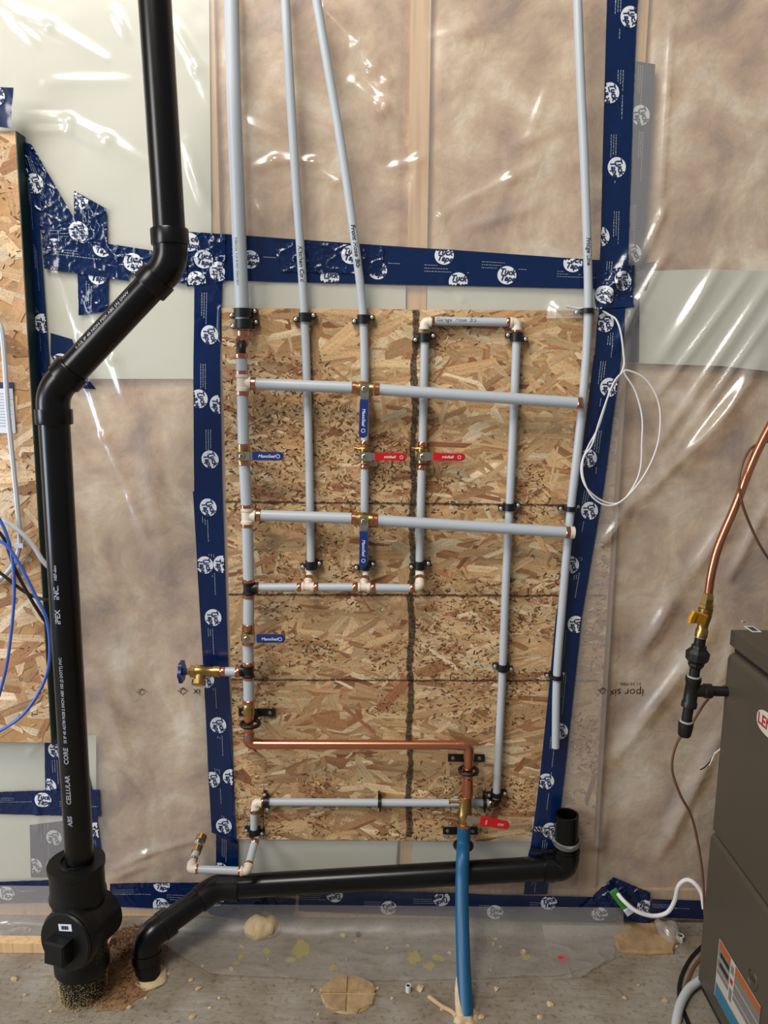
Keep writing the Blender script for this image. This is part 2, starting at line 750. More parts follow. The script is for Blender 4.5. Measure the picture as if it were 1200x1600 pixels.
# ================================================================== SETTING
# floor
fl = MB()
nx, ny = 2, 2
fl.add([(-2.2, 0.12, 0), (2.2, 0.12, 0), (2.2, -3.2, 0), (-2.2, -3.2, 0)], [(0, 1, 2, 3)])
floor = struct(fl.build('floor', M['concrete'], None, smooth=False, origin=(0, 0, 0)))

wb = MB().box((0.05, 0.125, 1.2), EX, EY, EZ, 1.6, 0.012, 1.25)
struct(wb.build('wall_back', M['sheath'], None, smooth=False, origin=(0, 0.1, 0)))

# studs: positions read from where they show through the sheet
stud_x = [W(655, 200, 0).x]
SP = 0.405
stud_x = [stud_x[0] - 2 * SP, stud_x[0] - SP, stud_x[0], stud_x[0] + SP, stud_x[0] + 2 * SP]
PLATE = 0.076
for i, sx in enumerate(stud_x):
    s = MB().box((sx, 0.045, (PLATE + 2.4) / 2), EX, EY, EZ, 0.019, 0.0445, (2.4 - PLATE) / 2)
    struct(s.build('trim_%d' % (i + 1), M['wood'], None, smooth=False))
for k in range(2):
    s = MB().box((0.05, 0.044, 0.019 + 0.038 * k), EX, EY, EZ, 1.5, 0.046, 0.0185)
    struct(s.build('trim_%d' % (6 + k), M['wood'], None, smooth=False))

# ------------------------------------------------------------------ board geometry (OSB plumbing board)
BF = 0.014
b_tl = W(346, 480, BF)
b_bl = W(368, 1312, BF)
b_tr = W(968, 487, BF)
b_br = W(905, 1314, BF)
BX0 = (b_tl.x + b_bl.x) / 2
BX1 = stud_x[3] + 0.004
BZ1 = (b_tl.z + b_tr.z) / 2
BZ0 = (b_bl.z + b_br.z) / 2

# ------------------------------------------------------------------ plastic sheet displacement
FOLDS = []


def fold(pts, s, h):
    q = [W(px, py, 0.01) for px, py in pts]
    FOLDS.append(([(p.x, p.z) for p in q], max(s * 1.25, 0.0072), h * 1.1))


def broad_fold(pts, s, k=1.28):
    q = [W(px, py, 0.01) for px, py in pts]
    FOLDS.append(([(p.x, p.z) for p in q], s, s * k))


# right-hand diagonal tension folds
for a, b, s, h in [((985, 395), (925, 500), .006, .006), ((1040, 395), (955, 545), .005, .007),
                   ((1128, 405), (1030, 560), .007, .007), ((1170, 425), (1020, 625), .005, .008),
                   ((1215, 420), (1030, 690), .006, .009), ((1240, 440), (1040, 720), .005, .006),
                   ((1185, 560), (1075, 720), .010, .012), ((1165, 600), (1010, 770), .006, .009),
                   ((1040, 320), (1000, 410), .004, .005), ((1050, 40), (1030, 340), .004, .004),
                   ((1150, 790), (1075, 900), .009, .010), ((1200, 780), (1140, 900), .006, .008),
                   ((1050, 930), (1005, 1010), .009, .008), ((1110, 980), (960, 1180), .010, .009),
                   ((1130, 1130), (1030, 1330), .009, .008), ((990, 780), (935, 850), .006, .006),
                   ((1145, 990), (1128, 1060), .005, .008)]:
    broad_fold([a, b], s * 1.9)
# left-hand folds
fold([(8, 14), (80, 45), (165, 95)], .007, .006)
fold([(20, 30), (60, 70)], .006, .005)
fold([(180, 20), (200, 60)], .006, .005)
broad_fold([(40, 182), (110, 190), (170, 220), (225, 255)], .010, .75)
fold([(40, 205), (110, 205), (160, 235)], .005, .006)
fold([(75, 130), (200, 128)], .008, .004)
broad_fold([(92, 425), (130, 530), (140, 600), (165, 680), (205, 775)], .0095, .85)
broad_fold([(140, 470), (178, 560), (200, 630)], .011, .8)
broad_fold([(205, 775), (235, 850)], .012, .7)
broad_fold([(160, 1060), (200, 1180)], .016, .5)
broad_fold([(270, 40), (310, 110), (332, 170)], .010, .7)
broad_fold([(290, 220), (318, 320)], .009, .75)
broad_fold([(300, 260), (340, 350)], .009, .7)
broad_fold([(175, 1360), (230, 1332), (318, 1306)], .0085, 1.0)
broad_fold([(175, 1372), (240, 1345)], .009, .9)
fold([(60, 1250), (60, 1300)], .006, .004)
fold([(45, 1180), (60, 1160)], .004, .004)
# centre top folds
broad_fold([(505, 15), (560, 70), (605, 130), (630, 200)], .011, .85)
broad_fold([(555, 130), (600, 170), (628, 225)], .013, .85)
broad_fold([(530, 60), (580, 110), (610, 175)], .009, .8)
broad_fold([(395, 265), (430, 250), (490, 255), (545, 295)], .009, .7)
broad_fold([(480, 270), (530, 285), (560, 320)], .009, .7)
broad_fold([(380, 190), (430, 215)], .010, .6)
broad_fold([(600, 270), (655, 250), (640, 330)], .010, .6)
broad_fold([(620, 260), (690, 340), (720, 430)], .009, .6)
broad_fold([(400, 320), (420, 355)], .009, .7)
broad_fold([(680, 60), (760, 40)], .014, .5)
broad_fold([(700, 330), (800, 280), (880, 230)], .011, .55)
broad_fold([(720, 360), (850, 320)], .011, .55)
broad_fold([(800, 230), (900, 190)], .011, .5)
broad_fold([(690, 440), (720, 470), (745, 505)], .006, .8)
broad_fold([(860, 130), (830, 210)], .012, .6)
# low folds
broad_fold([(180, 1000), (210, 1100)], .018, .5)
broad_fold([(230, 700), (260, 900)], .020, .45)
broad_fold([(950, 1250), (930, 1370)], .012, .6)
broad_fold([(1000, 1280), (1090, 1320)], .012, .6)


def poly_d(x, z):
    x = np.asarray(x, float)
    z = np.asarray(z, float)
    d = 0.0065 + 0.010 * vnoise(x * 3.1, z * 2.3, 1) ** 2 + 0.004 * vnoise(x * 9, z * 7, 2) ** 2
    d = d + 0.0006 * vnoise(x * 38 + z * 12, z * 30 - x * 10, 3)
    diag = x * 0.8 + z * 0.55
    d = d + 0.0022 * np.abs(vnoise(diag * 26, (z - x) * 4, 4) - 0.5) * sstep(0.42, 0.6, x)
    for pts, s, h in FOLDS:
        for i in range(len(pts) - 1):
            ax, az = pts[i]
            bx, bz = pts[i + 1]
            vx, vz = bx - ax, bz - az
            L2 = vx * vx + vz * vz
            t = ((x - ax) * vx + (z - az) * vz) / L2
            tc = np.clip(t, 0, 1)
            dx = x - (ax + vx * tc)
            dz = z - (az + vz * tc)
            e = h * np.exp(-(dx * dx + dz * dz) / (s * s))
            n = len(pts) - 1
            g = (i + tc) / n
            d = np.maximum(d, 0) + e * (0.25 + 0.75 * np.sin(np.pi * np.clip(g, 0.02, 0.98)) ** 0.5) * 0.8
    # lies over the front of the board along its right-hand side
    over = sstep(BX1 - 0.16, BX1 - 0.13, x) * (1 - sstep(BX1 + 0.002, BX1 + 0.035, x)) * sstep(BZ0 - 0.03, BZ0 + 0.0, z) * (1 - sstep(BZ1, BZ1 + 0.03, z))
    return d + over * 0.0155


def grid_mesh(name, xs, zs, dfun, m, keep=None, label=None, cat=None):
    X, Z = np.meshgrid(xs, zs)
    D = dfun(X, Z)
    nxg, nzg = len(xs), len(zs)
    V = np.stack([X.ravel(), -D.ravel(), Z.ravel()], 1)
    idx = np.arange(nxg * nzg).reshape(nzg, nxg)
    A = idx[:-1, :-1].ravel()
    B = idx[:-1, 1:].ravel()
    Cc = idx[1:, 1:].ravel()
    Dd = idx[1:, :-1].ravel()
    faces = np.stack([A, B, Cc, Dd], 1)
    if keep is not None:
        cx = V[faces, 0].mean(1)
        cz = V[faces, 2].mean(1)
        faces = faces[keep(cx, cz)]
    used = np.unique(faces)
    re = np.full(len(V), -1)
    re[used] = np.arange(len(used))
    V = V[used]
    faces = re[faces]
    org = np.array([V[:, 0].mean(), V[:, 1].mean(), V[:, 2].min()])
    me = bpy.data.meshes.new(name)
    me.from_pydata((V - org).tolist(), [], faces.tolist())
    me.polygons.foreach_set('use_smooth', [True] * len(me.polygons))
    me.materials.append(m)
    me.update()
    o = bpy.data.objects.new(name, me)
    o.location = org.tolist()
    col.objects.link(o)
    return tag(o, label, cat)


# insulation batts
def batt(x0, x1, seed, label):
    xs = np.arange(x0, x1 + 0.004, 0.008)
    zs = np.arange(PLATE, 2.36, 0.008)

    def df(X, Z):
        e = np.minimum(X - x0, x1 - X)
        d = -0.016 + 0.011 * fbm(X * 9, Z * 7, seed, 4) + 0.007 * fbm(X * 34, Z * 34, seed + 2, 3)
        return np.minimum(d, 0.002) - 0.012 * (1 - sstep(0.0, 0.02, e))
    o = grid_mesh('insulation_batt', xs, zs, df, M['insul'], None, label, 'insulation')
    o['group'] = 'glass wool batts between the studs'
    return o


batt(stud_x[0] - 0.39, stud_x[0] - 0.0195, 40, 'tan glass wool batt at far left behind the chipboard panel')
batt(stud_x[0] + 0.0195, stud_x[1] - 0.0195, 41, 'glass wool batt behind plastic between black drain stack and plumbing board')
batt(stud_x[1] + 0.0195, stud_x[2] - 0.0195, 42, 'tan glass wool batt behind the three grey pipes left of the bare stud')
batt(stud_x[2] + 0.0195, stud_x[3] - 0.0195, 43, 'tan glass wool batt above the board right of the bare stud')
batt(stud_x[3] + 0.0195, stud_x[4] - 0.0195, 44, 'mottled glass wool batt behind plastic beside the grey furnace')
batt(stud_x[4] + 0.0195, stud_x[4] + 0.39, 45, 'tan glass wool batt behind the furnace at far right')


# pale backing sheets behind the plastic
def backing(quad, label, d=0.0045):
    mb = MB()
    fr = [W(px, py, d) for px, py in quad]
    bk = [p + Vector((0, 0.0025, 0)) for p in fr]
    n = len(quad)
    mb.add(fr + bk, [tuple(range(n)), tuple(reversed(range(n, 2 * n)))] + [(k, (k + 1) % n, n + (k + 1) % n, n + k) for k in range(n)])
    o = mb.build('backing_sheet', M['whiteboard'], None, smooth=False)
    tag(o, label, 'sheet', 'pale sheets behind the plastic')


backing([(-90, -60), (326, -60), (330, 350), (334, 592), (-90, 592)], 'large pale cream sheet behind plastic at upper left around the black stack')
backing([(950, 426), (1110, 420), (1290, 428), (1290, 590), (1130, 572), (948, 566)], 'pale sheet behind plastic right of the taped corner above the furnace')
backing([(345, 420), (634, 424), (634, 492), (345, 492)], 'pale strip above the board left of the bare stud')
backing([(668, 424), (936, 430), (936, 492), (667, 492)], 'pale strip above the board right of the bare stud')
backing([(362, 1304), (622, 1304), (618, 1364), (362, 1364)], 'pale strip under the board left of the blue pipe')
backing([(646, 1304), (850, 1304), (846, 1362), (642, 1362)], 'pale strip under the board around the blue pipe')
backing([(-90, 1150), (150, 1150), (150, 1390), (-90, 1390)], 'pale sheet low at left beneath the chipboard panel')

# plastic sheet
hole = [(W(347, 486, BF)), (W(930, 490, BF)), (W(905, 640, BF)), (W(886, 900, BF)), (W(862, 1080, BF)), (W(830, 1309, BF)), (W(368, 1309, BF))]
HP = [(p.x, p.z) for p in hole]
hcx = sum(p[0] for p in HP) / len(HP)
hcz = sum(p[1] for p in HP) / len(HP)
HP = [(hcx + (a - hcx) * 0.975, hcz + (b - hcz) * 0.985) for a, b in HP]


def inside(px, pz, poly):
    r = np.zeros(len(px), bool)
    n = len(poly)
    j = n - 1
    for i in range(n):
        xi, zi = poly[i]
        xj, zj = poly[j]
        c = ((zi > pz) != (zj > pz)) & (px < (xj - xi) * (pz - zi) / (zj - zi + 1e-12) + xi)
        r ^= c
        j = i
    return r


sheet = grid_mesh('plastic_sheet', np.arange(-1.10, 1.22, 0.0055), np.arange(0.016, 2.30, 0.0055), poly_d, M['poly'],
                  lambda cx, cz: ~inside(cx, cz, HP),
                  'clear wrinkled plastic vapour barrier stretched over the insulated wall', 'plastic sheet')

# print on the plastic
def surf_text(s, size, px, py, ang, m, parent, off=0.0012, **kw):
    c = W(px, py, 0.012)
    vs_, fs_ = text_data(s, size, **kw)
    ca, sa = math.cos(math.radians(ang)), math.sin(math.radians(ang))
    xs = np.array([c.x + a * ca - b * sa for a, b in vs_])
    zs = np.array([c.z + a * sa + b * ca for a, b in vs_])
    ds = poly_d(xs, zs)
    mb = MB()
    mb.add([Vector((x, -(d + off), z)) for x, z, d in zip(xs, zs, ds)], fs_)
    return mb.build('lettering', m, parent, smooth=False)


def leaf_mark(px, py, s, m, parent):
    c = W(px, py, 0.012)
    pts = []
    spec = [(0, 1.0), (18, .62), (35, .8), (55, .55), (80, .95), (100, .5), (125, .62), (150, .35), (180, .55), (210, .35), (235, .62), (260, .5), (280, .95), (305, .55), (325, .8), (342, .62)]
    for a, r in spec:
        t = math.radians(a)
        pts.append((math.sin(t) * r * s, -math.cos(t) * r * s))
    mb = MB()
    vs_ = []
    for k in (1.0, 0.80):
        for a, b in pts:
            x, z = c.x + a * k, c.z + b * k
            vs_.append(Vector((x, -(float(poly_d(x, z)) + 0.0012), z)))
    n = len(pts)
    mb.add(vs_, [(i, (i + 1) % n, n + (i + 1) % n, n + i) for i in range(n)])
    # chevron inside
    ch = [(-.55, -.45), (0.0, .55), (.4, .05), (.28, -.05), (0, .25), (-.40, -.5)]
    vv = []
    for a, b in ch:
        x, z = c.x + a * s, c.z + b * s
        vv.append(Vector((x, -(float(poly_d(x, z)) + 0.0013), z)))
    mb.add(vv, [(0, 1, 4, 5), (1, 2, 3, 4)])
    return mb.build('leaf_emblem', m, parent, smooth=False)


surf_text('ipor six', 0.025, 978, 1081, 180, M['black_ink'], sheet, off=0.0015)
surf_text('51.34-M86', 0.0105, 985, 1068, 180, M['black_ink'], sheet, off=0.0015)
leaf_mark(938, 1073, 0.011, M['black_ink'], sheet)
leaf_mark(286, 1078, 0.013, M['black_ink'], sheet)
leaf_mark(222, 1079, 0.012, M['fade_ink'], sheet)
surf_text('ix', 0.022, 308, 1081, 180, M['black_ink'], sheet, off=0.0015)

# ------------------------------------------------------------------ OSB
def clip_poly(poly, x0, x1, z0, z1):
    def cl(p, f, g):
        out = []
        for i in range(len(p)):
            a, b = p[i - 1], p[i]
            fa, fb = f(a), f(b)
            if fa >= 0:
                if fb >= 0:
                    out.append(b)
                else:
                    out.append(g(a, b, fa, fb))
            elif fb >= 0:
                out.append(g(a, b, fa, fb))
                out.append(b)
        return out

    def g(a, b, fa, fb):
        t = fa / (fa - fb)
        return tuple(a[k] + (b[k] - a[k]) * t for k in range(len(a)))
    for f in (lambda p: p[0] - x0, lambda p: x1 - p[0], lambda p: p[1] - z0, lambda p: z1 - p[1]):
        if len(poly) < 3:
            return []
        poly = cl(poly, f, g)
    return poly


def shear_to(poly, f):
    return [f(*p) for p in poly]


PAL = [((210, 174, 128), 30), ((200, 160, 114), 26), ((220, 188, 144), 18), ((186, 144, 102), 18), ((172, 124, 86), 10), ((158, 106, 74), 6), ((228, 204, 166), 8)]
PALX = [c for c, w in PAL for _ in range(w)]


def strands(name, parent, x0, x1, z0, z1, dfront, count, nsliver, seed, lscale=1.0, warp=None, slope=0.0, pal=PALX):
    R = random.Random(seed)
    verts, faces, cols, uvs = [], [], [], []
    tot = count + nsliver

    def put(cx, cz, L, Wd, ang, c, depth, ends):
        ca, sa = math.cos(ang), math.sin(ang)
        lim = min(ends * Wd, .38 * L)
        e1, e2 = R.uniform(-lim, lim), R.uniform(-lim, lim)
        k1, k2 = R.uniform(.1, .5) * Wd, R.uniform(.1, .5) * Wd
        loc = [(-L / 2 + e1, -Wd / 2), (0, -Wd / 2 * R.uniform(.85, 1.1)), (L / 2 + e2, -Wd / 2), (L / 2 + k1, 0), (L / 2 - e2, Wd / 2), (0, Wd / 2 * R.uniform(.85, 1.1)), (-L / 2 - e1, Wd / 2), (-L / 2 - k2, 0)]
        u0 = R.uniform(0, 40)
        poly = [(cx + a * ca - b * sa, cz + a * sa + b * ca, a + u0, b + u0) for a, b in loc]
        poly = clip_poly(poly, x0, x1, z0, z1)
        if len(poly) < 3:
            return
        o = len(verts)
        for p in poly:
            x, z = p[0], p[1]
            if warp:
                x, z = warp(x, z)
            verts.append((x, -(dfront + depth), z))
        faces.append(tuple(range(o, o + len(poly))))
        cl = lin(c)
        for p in poly:
            cols.append((cl[0], cl[1], cl[2], 1.0))
            uvs.append((p[2], p[3]))
    for i in range(count):
        big = R.random()
        L = R.uniform(.022, .095) * lscale * (1 if big < .8 else 1.35)
        Wd = R.uniform(.004, .015) * lscale * (1 if big < .82 else 2.1)
        ang = slope + R.gauss(0, 0.42) if R.random() < .75 else R.uniform(-1.5, 1.5)
        c = R.choice(pal)
        j = R.uniform(.9, 1.08)
        c = tuple(min(255, v * j) for v in c)
        put(R.uniform(x0 - .03, x1 + .03), R.uniform(z0 - .02, z1 + .02), L, Wd, ang, c, 0.0002 + 0.0012 * i / tot, 0.9)
    k = 0
    tries = 0
    while k < nsliver and tries < nsliver * 8:
        tries += 1
        x, z = R.uniform(x0, x1), R.uniform(z0, z1)
        if float(fbm(x * 7, z * 9, seed, 3)) + R.uniform(-.07, .07) < 0.50:
            continue
        L = R.uniform(.0015, .0095) * min(lscale, 1)
        Wd = R.uniform(.0008, .0030) * min(lscale, 1)
        c = R.choice([(96, 64, 40), (118, 80, 50), (134, 94, 60), (82, 54, 34), (146, 102, 64), (160, 114, 74), (226, 196, 150), (226, 196, 150)])
        put(x, z, L, Wd, slope + R.gauss(0, .8), c, 0.0014 + 0.0003 * k / nsliver, .5)
        k += 1
    org = world_loc(parent)
    me = bpy.data.meshes.new(name)
    me.from_pydata([(a - org.x, b - org.y, c - org.z) for a, b, c in verts], [], faces)
    ca_ = me.color_attributes.new('strand', 'FLOAT_COLOR', 'CORNER')
    flat = [v for c in cols for v in c]
    # loops follow vertex order because every strand owns its vertices
    ca_.data.foreach_set('color', flat)
    ul = me.uv_layers.new(name='UVMap')
    ul.data.foreach_set('uv', [v for u in uvs for v in u])
    me.materials.append(M['osb'])
    me.update()
    o = bpy.data.objects.new(name, me)
    o['kind'] = 'stuff'
    o['label'] = 'tan and brown pressed wood strands'
    col.objects.link(o)
    o.parent = parent
    return o


board = MB().box(((BX0 + BX1) / 2, -BF / 2, (BZ0 + BZ1) / 2), EX, EY, EZ, (BX1 - BX0) / 2, BF / 2 - 0.0002, (BZ1 - BZ0) / 2)
board = board.build('plumbing_board', M['osb_core'], None, smooth=False)
tag(board, 'tan oriented strand board behind the pipe manifold, marked with black lines', 'board')
strands('wood_strands', board, BX0, BX1, BZ0, BZ1, BF, 5800, 6500, 3)
BFF = BF + 0.0020


def marker(p0, p1, w, label):
    a = W(p0[0], p0[1], BFF)
    b = W(p1[0], p1[1], BFF)
    n = 150
    t = (b - a)
    s = Vector((-t.z, 0, t.x)).normalized()
    mb = MB()
    vs_ = []
    for i in range(n + 1):
        c = a + t * (i / n) + s * (w * 0.15 * math.sin(i * 0.31))
        vs_.append(c + s * (w / 2 * rnd.uniform(.6, 1.25)))
        vs_.append(c - s * (w / 2 * rnd.uniform(.6, 1.25)))
    mb.add(vs_, [(2 * i, 2 * i + 1, 2 * i + 3, 2 * i + 2) for i in range(n)])
    o = mb.build('marker_line', M['line'], board, smooth=False)
    o['label'] = label


marker((649, 484), (638, 1308), 0.0135, 'broad black vertical line')
marker((352, 784), (932, 790), 0.0045, 'thin black horizontal line')
marker((357, 929), (944, 931), 0.0045, 'thin black horizontal line')
marker((360, 1062), (934, 1064), 0.004, 'thin black horizontal line')
marker((412, 1226), (411, 1310), 0.002, 'fine dark pencil line')

# electrical panel board at the left
EPF = 0.045
e_t = W(24, 205, EPF)
e_b = W(80, 1160, EPF)
EX1 = (e_t.x + e_b.x) / 2
EZ1, EZ0 = e_t.z, e_b.z
lean = (e_b.x - e_t.x) / (EZ0 - EZ1)


def epwarp(x, z):
    return x + (z - (EZ0 + EZ1) / 2) * lean, z


mb = MB()
cs = []
for d in (0.008, EPF - 0.0004):
    for (x, z) in ((EX1 - 0.55, EZ0), (EX1, EZ0), (EX1, EZ1), (EX1 - 0.55, EZ1)):
        x, z = epwarp(x, z)
        cs.append(Vector((x, -d, z)))
mb.add(cs, [(0, 1, 2, 3), (4, 5, 6, 7), (0, 1, 5, 4), (1, 2, 6, 5), (2, 3, 7, 6), (3, 0, 4, 7)])
epanel = mb.build('wiring_board', M['osb_core'], None, smooth=False)
tag(epanel, 'chipboard panel with dark green edge at the left behind loose cables', 'board')
mb = MB()
q = []
for d in (0.008, EPF + 0.0012):
    for z in (EZ0, EZ1):
        x, z2 = epwarp(EX1 + 0.0005, z)
        q.append(Vector((x, -d, z2)))
q2 = [p + Vector((0.002, 0, 0)) for p in q]
mb.add(q + q2, [(0, 1, 3, 2), (4, 6, 7, 5), (0, 2, 6, 4), (1, 5, 7, 3), (2, 3, 7, 6), (0, 4, 5, 1)])
o = mb.build('painted_edge', M['green'], epanel, smooth=False)
o['label'] = 'dark green painted edge'
strands('wood_strands', epanel, EX1 - 0.55, EX1, EZ0, EZ1, EPF, 800, 500, 9, lscale=1.55, warp=epwarp, slope=0.3,
        pal=[(226, 192, 152), (214, 176, 132), (232, 206, 172), (198, 154, 112), (178, 130, 92)])
mb = MB()
mb.box(W(6, 637, EPF + 0.003), EX, EY, EZ, 0.020, 0.0005, 0.050)
lab = mb.build('paper_label', M['paper'], epanel, smooth=False)
lab['label'] = 'white printed paper label'
mb = MB()
mb.box(W(6, 602, EPF + 0.0038), EX, EY, EZ, 0.019, 0.0002, 0.006)
mb.build('heading_bar', M['blue_ink'], lab, smooth=False)
mb = MB()
for k in range(12):
    mb.box(W(6, 615 + k * 4.6, EPF + 0.0038), EX, EY, EZ, 0.017 * (0.7 + 0.3 * ((k * 37) % 5) / 4), 0.0002, 0.0006)
mb.build('printed_lines', M['grey_print'], lab, smooth=False)

# ------------------------------------------------------------------ TAPE
def surface_d(x, z, crk, seed):
    d = poly_d(x, z)
    over = (x > BX0 - 0.004) & (x < BX1 + 0.004) & (z > BZ0 - 0.004) & (z < BZ1 + 0.004)
    d = np.where(over, np.maximum(d, BF + 0.0018), d)
    if crk > 0:
        w1 = 1 - np.abs(2 * vnoise(x * 60 + z * 30, z * 55 - x * 22, seed) - 1)
        w2 = 1 - np.abs(2 * vnoise(x * 130 - z * 50, z * 100 + x * 60, seed + 5) - 1)
        d = d + crk * (0.0038 * w1 ** 6 + 0.0020 * w2 ** 5)
    return d


def make_tape(label, quads, logos=(), crk=0.0, m='tape', lift=0.0015, behind=None, print_rows=True, group='blue sheathing tape'):
    """quads: list of (TL,TR,BR,BL) photo corners, joined end to end into one strip"""
    seed = len(label) % 13 + 3
    allv, allf = [], []

    def sd(x, z):
        if behind is not None:
            return np.full_like(np.asarray(x, float), behind)
        return surface_d(np.asarray(x, float), np.asarray(z, float), crk, seed) + lift
    PP = []
    QQ = []
    for (a, b, c, d) in quads:
        wa = [W(p[0], p[1], 0.013) for p in (a, b, c, d)]
        Lu = max((wa[1] - wa[0]).length, (wa[2] - wa[3]).length)
        Lv = max((wa[3] - wa[0]).length, (wa[2] - wa[1]).length)
        st = 0.0022 if crk > 0.3 else 0.005
        nu, nv = max(2, int(Lu / st)), max(2, int(Lv / st))
        u = np.linspace(0, 1, nu + 1)
        v = np.linspace(0, 1, nv + 1)
        U, Vv = np.meshgrid(u, v)
        w = lambda k: np.array([wa[k].x, wa[k].z])
        P = (w(0)[None, None] * ((1 - U) * (1 - Vv))[..., None] + w(1)[None, None] * (U * (1 - Vv))[..., None] + w(2)[None, None] * (U * Vv)[..., None] + w(3)[None, None] * ((1 - U) * Vv)[..., None])
        X, Z = P[..., 0], P[..., 1]
        # slightly uneven cut edges
        D = sd(X.ravel(), Z.ravel())
        o = len(allv)
        allv += [Vector((x, -dd, z)) for x, dd, z in zip(X.ravel(), D, Z.ravel())]
        for j in range(nv):
            for i in range(nu):
                k = o + j * (nu + 1) + i
                allf.append((k, k + 1, k + nu + 2, k + nu + 1))
        QQ.append((wa, Lu, Lv))
    mb = MB()
    mb.v = allv
    mb.f = allf
    t = mb.build('tape_strip', M[m], None, angle=60)
    tag(t, label, 'tape', group)
    # logos: white oval with the name
    for lg in logos:
        px, py, ang = lg[:3]
        sc = lg[3] if len(lg) > 3 else 1.0
        c = W(px, py, 0.014)
        ca, sa = math.cos(math.radians(ang)), math.sin(math.radians(ang))
        rings, seg = 4, 28
        vv = [(0.0, 0.0)]
        for r in range(1, rings + 1):
            for k in range(seg):
                th = 2 * math.pi * k / seg
                vv.append((0.0185 * sc * r / rings * math.cos(th), 0.0172 * sc * r / rings * math.sin(th)))
        ff = [(0, 1 + k, 1 + (k + 1) % seg) for k in range(seg)]
        for r in range(rings - 1):
            for k in range(seg):
                k2 = (k + 1) % seg
                ff.append((1 + r * seg + k, 1 + (r + 1) * seg + k, 1 + (r + 1) * seg + k2, 1 + r * seg + k2))

        def proj(pts, off):
            xs = np.array([c.x + a * ca - b * sa for a, b in pts])
            zs = np.array([c.z + a * sa + b * ca for a, b in pts])
            ds = sd(xs, zs)
            return [Vector((x, -(d + off), z)) for x, z, d in zip(xs, zs, ds)]
        lm = MB()
        # keep only what lies on the tape
        inside_any = None
        wx = np.array([c.x + a * ca - b * sa for a, b in vv])
        wz = np.array([c.z + a * sa + b * ca for a, b in vv])
        ok = np.zeros(len(vv), bool)
        for wa, _, _ in QQ:
            ok |= inside(wx, wz, [(p.x, p.z) for p in wa])
        ff = [f for f in ff if all(ok[i] for i in f)]
        if len(ff) < 12:
            continue
        lm.add(proj(vv, 0.0007), ff)
        lo = lm.build('logo', M['tape_logo'], t, smooth=True)
        tv, tf = text_data('Tuck\n Tape', 0.0150 * sc, shear=0.25, off=0.0006 * sc, line=0.80)
        tx = np.array([c.x + a * ca - b * sa for a, b in tv])
        tz = np.array([c.z + a * sa + b * ca for a, b in tv])
        ok2 = np.zeros(len(tv), bool)
        for wa, _, _ in QQ:
            ok2 |= inside(tx, tz, [(p.x, p.z) for p in wa])
        tf = [f for f in tf if all(ok2[i] for i in f)]
        if tf:
            tm = MB()
            tm.add(proj(tv, 0.0012), tf)
            tm.build('lettering', M['blue_ink'], lo, smooth=False)
    # rows of fine print
    if print_rows:
        R = random.Random(seed * 7 + len(quads))
        pm = MB()
        lp = [(W(l[0], l[1], .014).x, W(l[0], l[1], .014).z) for l in logos]
        for wa, Lu, Lv in QQ:
            lenu = Lu >= Lv
            L = Lu if lenu else Lv
            wd = Lv if lenu else Lu
            if L < 0.06:
                continue
            pos = R.uniform(0.0, 0.03)
            side = 0.28
            while pos < L - 0.05:
                for r in range(3):
                    lane = (side + r * 0.085) if wd > 0.03 else 0.5
                    q = pos
                    endq = pos + (0.045 if r < 2 else 0.085)
                    while q < min(endq, L - 0.006):
                        dl = R.uniform(0.002, 0.0055)
                        s0, s1 = q / L, (q + dl) / L
                        hw = 0.0007 / wd
                        cr = []
                        for (s, l) in ((s0, lane - hw), (s1, lane - hw), (s1, lane + hw), (s0, lane + hw)):
                            uu, vv_ = (s, l) if lenu else (l, s)
                            p = wa[0] * ((1 - uu) * (1 - vv_)) + wa[1] * (uu * (1 - vv_)) + wa[2] * (uu * vv_) + wa[3] * ((1 - uu) * vv_)
                            cr.append((p.x, p.z))
                        mx_, mz_ = cr[0]
                        if all((mx_ - a) ** 2 + (mz_ - b) ** 2 > 0.023 ** 2 for a, b in lp):
                            xs = np.array([p[0] for p in cr])
                            zs = np.array([p[1] for p in cr])
                            ds = sd(xs, zs) + 0.0006
                            pm.add([Vector((x, -d, z)) for x, d, z in zip(xs, ds, zs)], [(0, 1, 2, 3)])
                        q += dl + 0.0013
                pos += R.uniform(0.11, 0.15)
                side = 0.9 - side - 0.17
        if pm.f:
            o = pm.build('fine_print', M['grey_print'], t, smooth=False)
            o['kind'] = 'stuff'
    return t


Vd = -80
make_tape('long blue tape strip running across above the board', [((345, 365), (955, 408), (950, 452), (345, 438))],
          [(390, 405, -5), (515, 434, -5), (590, 422, -8), (694, 399, -8), (716, 440, -4), (792, 430, -6), (895, 411, -8)], crk=0.12)
make_tape('crinkled blue tape patch over the long strip behind two grey pipes', [((425, 374), (600, 386), (596, 428), (440, 424))], [(548, 398, -5)], crk=0.75, lift=0.0035, print_rows=False)
make_tape('blue tape strip along the upper left side of the board', [((303, 440), (347, 440), (343, 560), (302, 560)), ((302, 560), (343, 560), (347, 772), (303, 772))],
          [(327, 523, Vd), (311, 623, Vd), (341, 632, Vd), (328, 718, -70)], crk=0.15)
make_tape('blue tape strip along the lower left side of the board', [((301, 768), (347, 768), (356, 1030), (317, 1030)), ((317, 1030), (356, 1030), (370, 1315), (331, 1300))],
          [(325, 793, -70), (320, 883, Vd), (346, 882, Vd), (333, 965, Vd), (322, 1062, Vd), (341, 1133, -75), (332, 1217, Vd), (361, 1213, Vd), (350, 1290, -75)], crk=0.1, lift=0.0022)
make_tape('short blue tape end below the left side strip beside the white pipe loop', [((338, 1300), (373, 1312), (372, 1376), (338, 1382))], [(344, 1358, -70)], crk=0.2, lift=0.003)
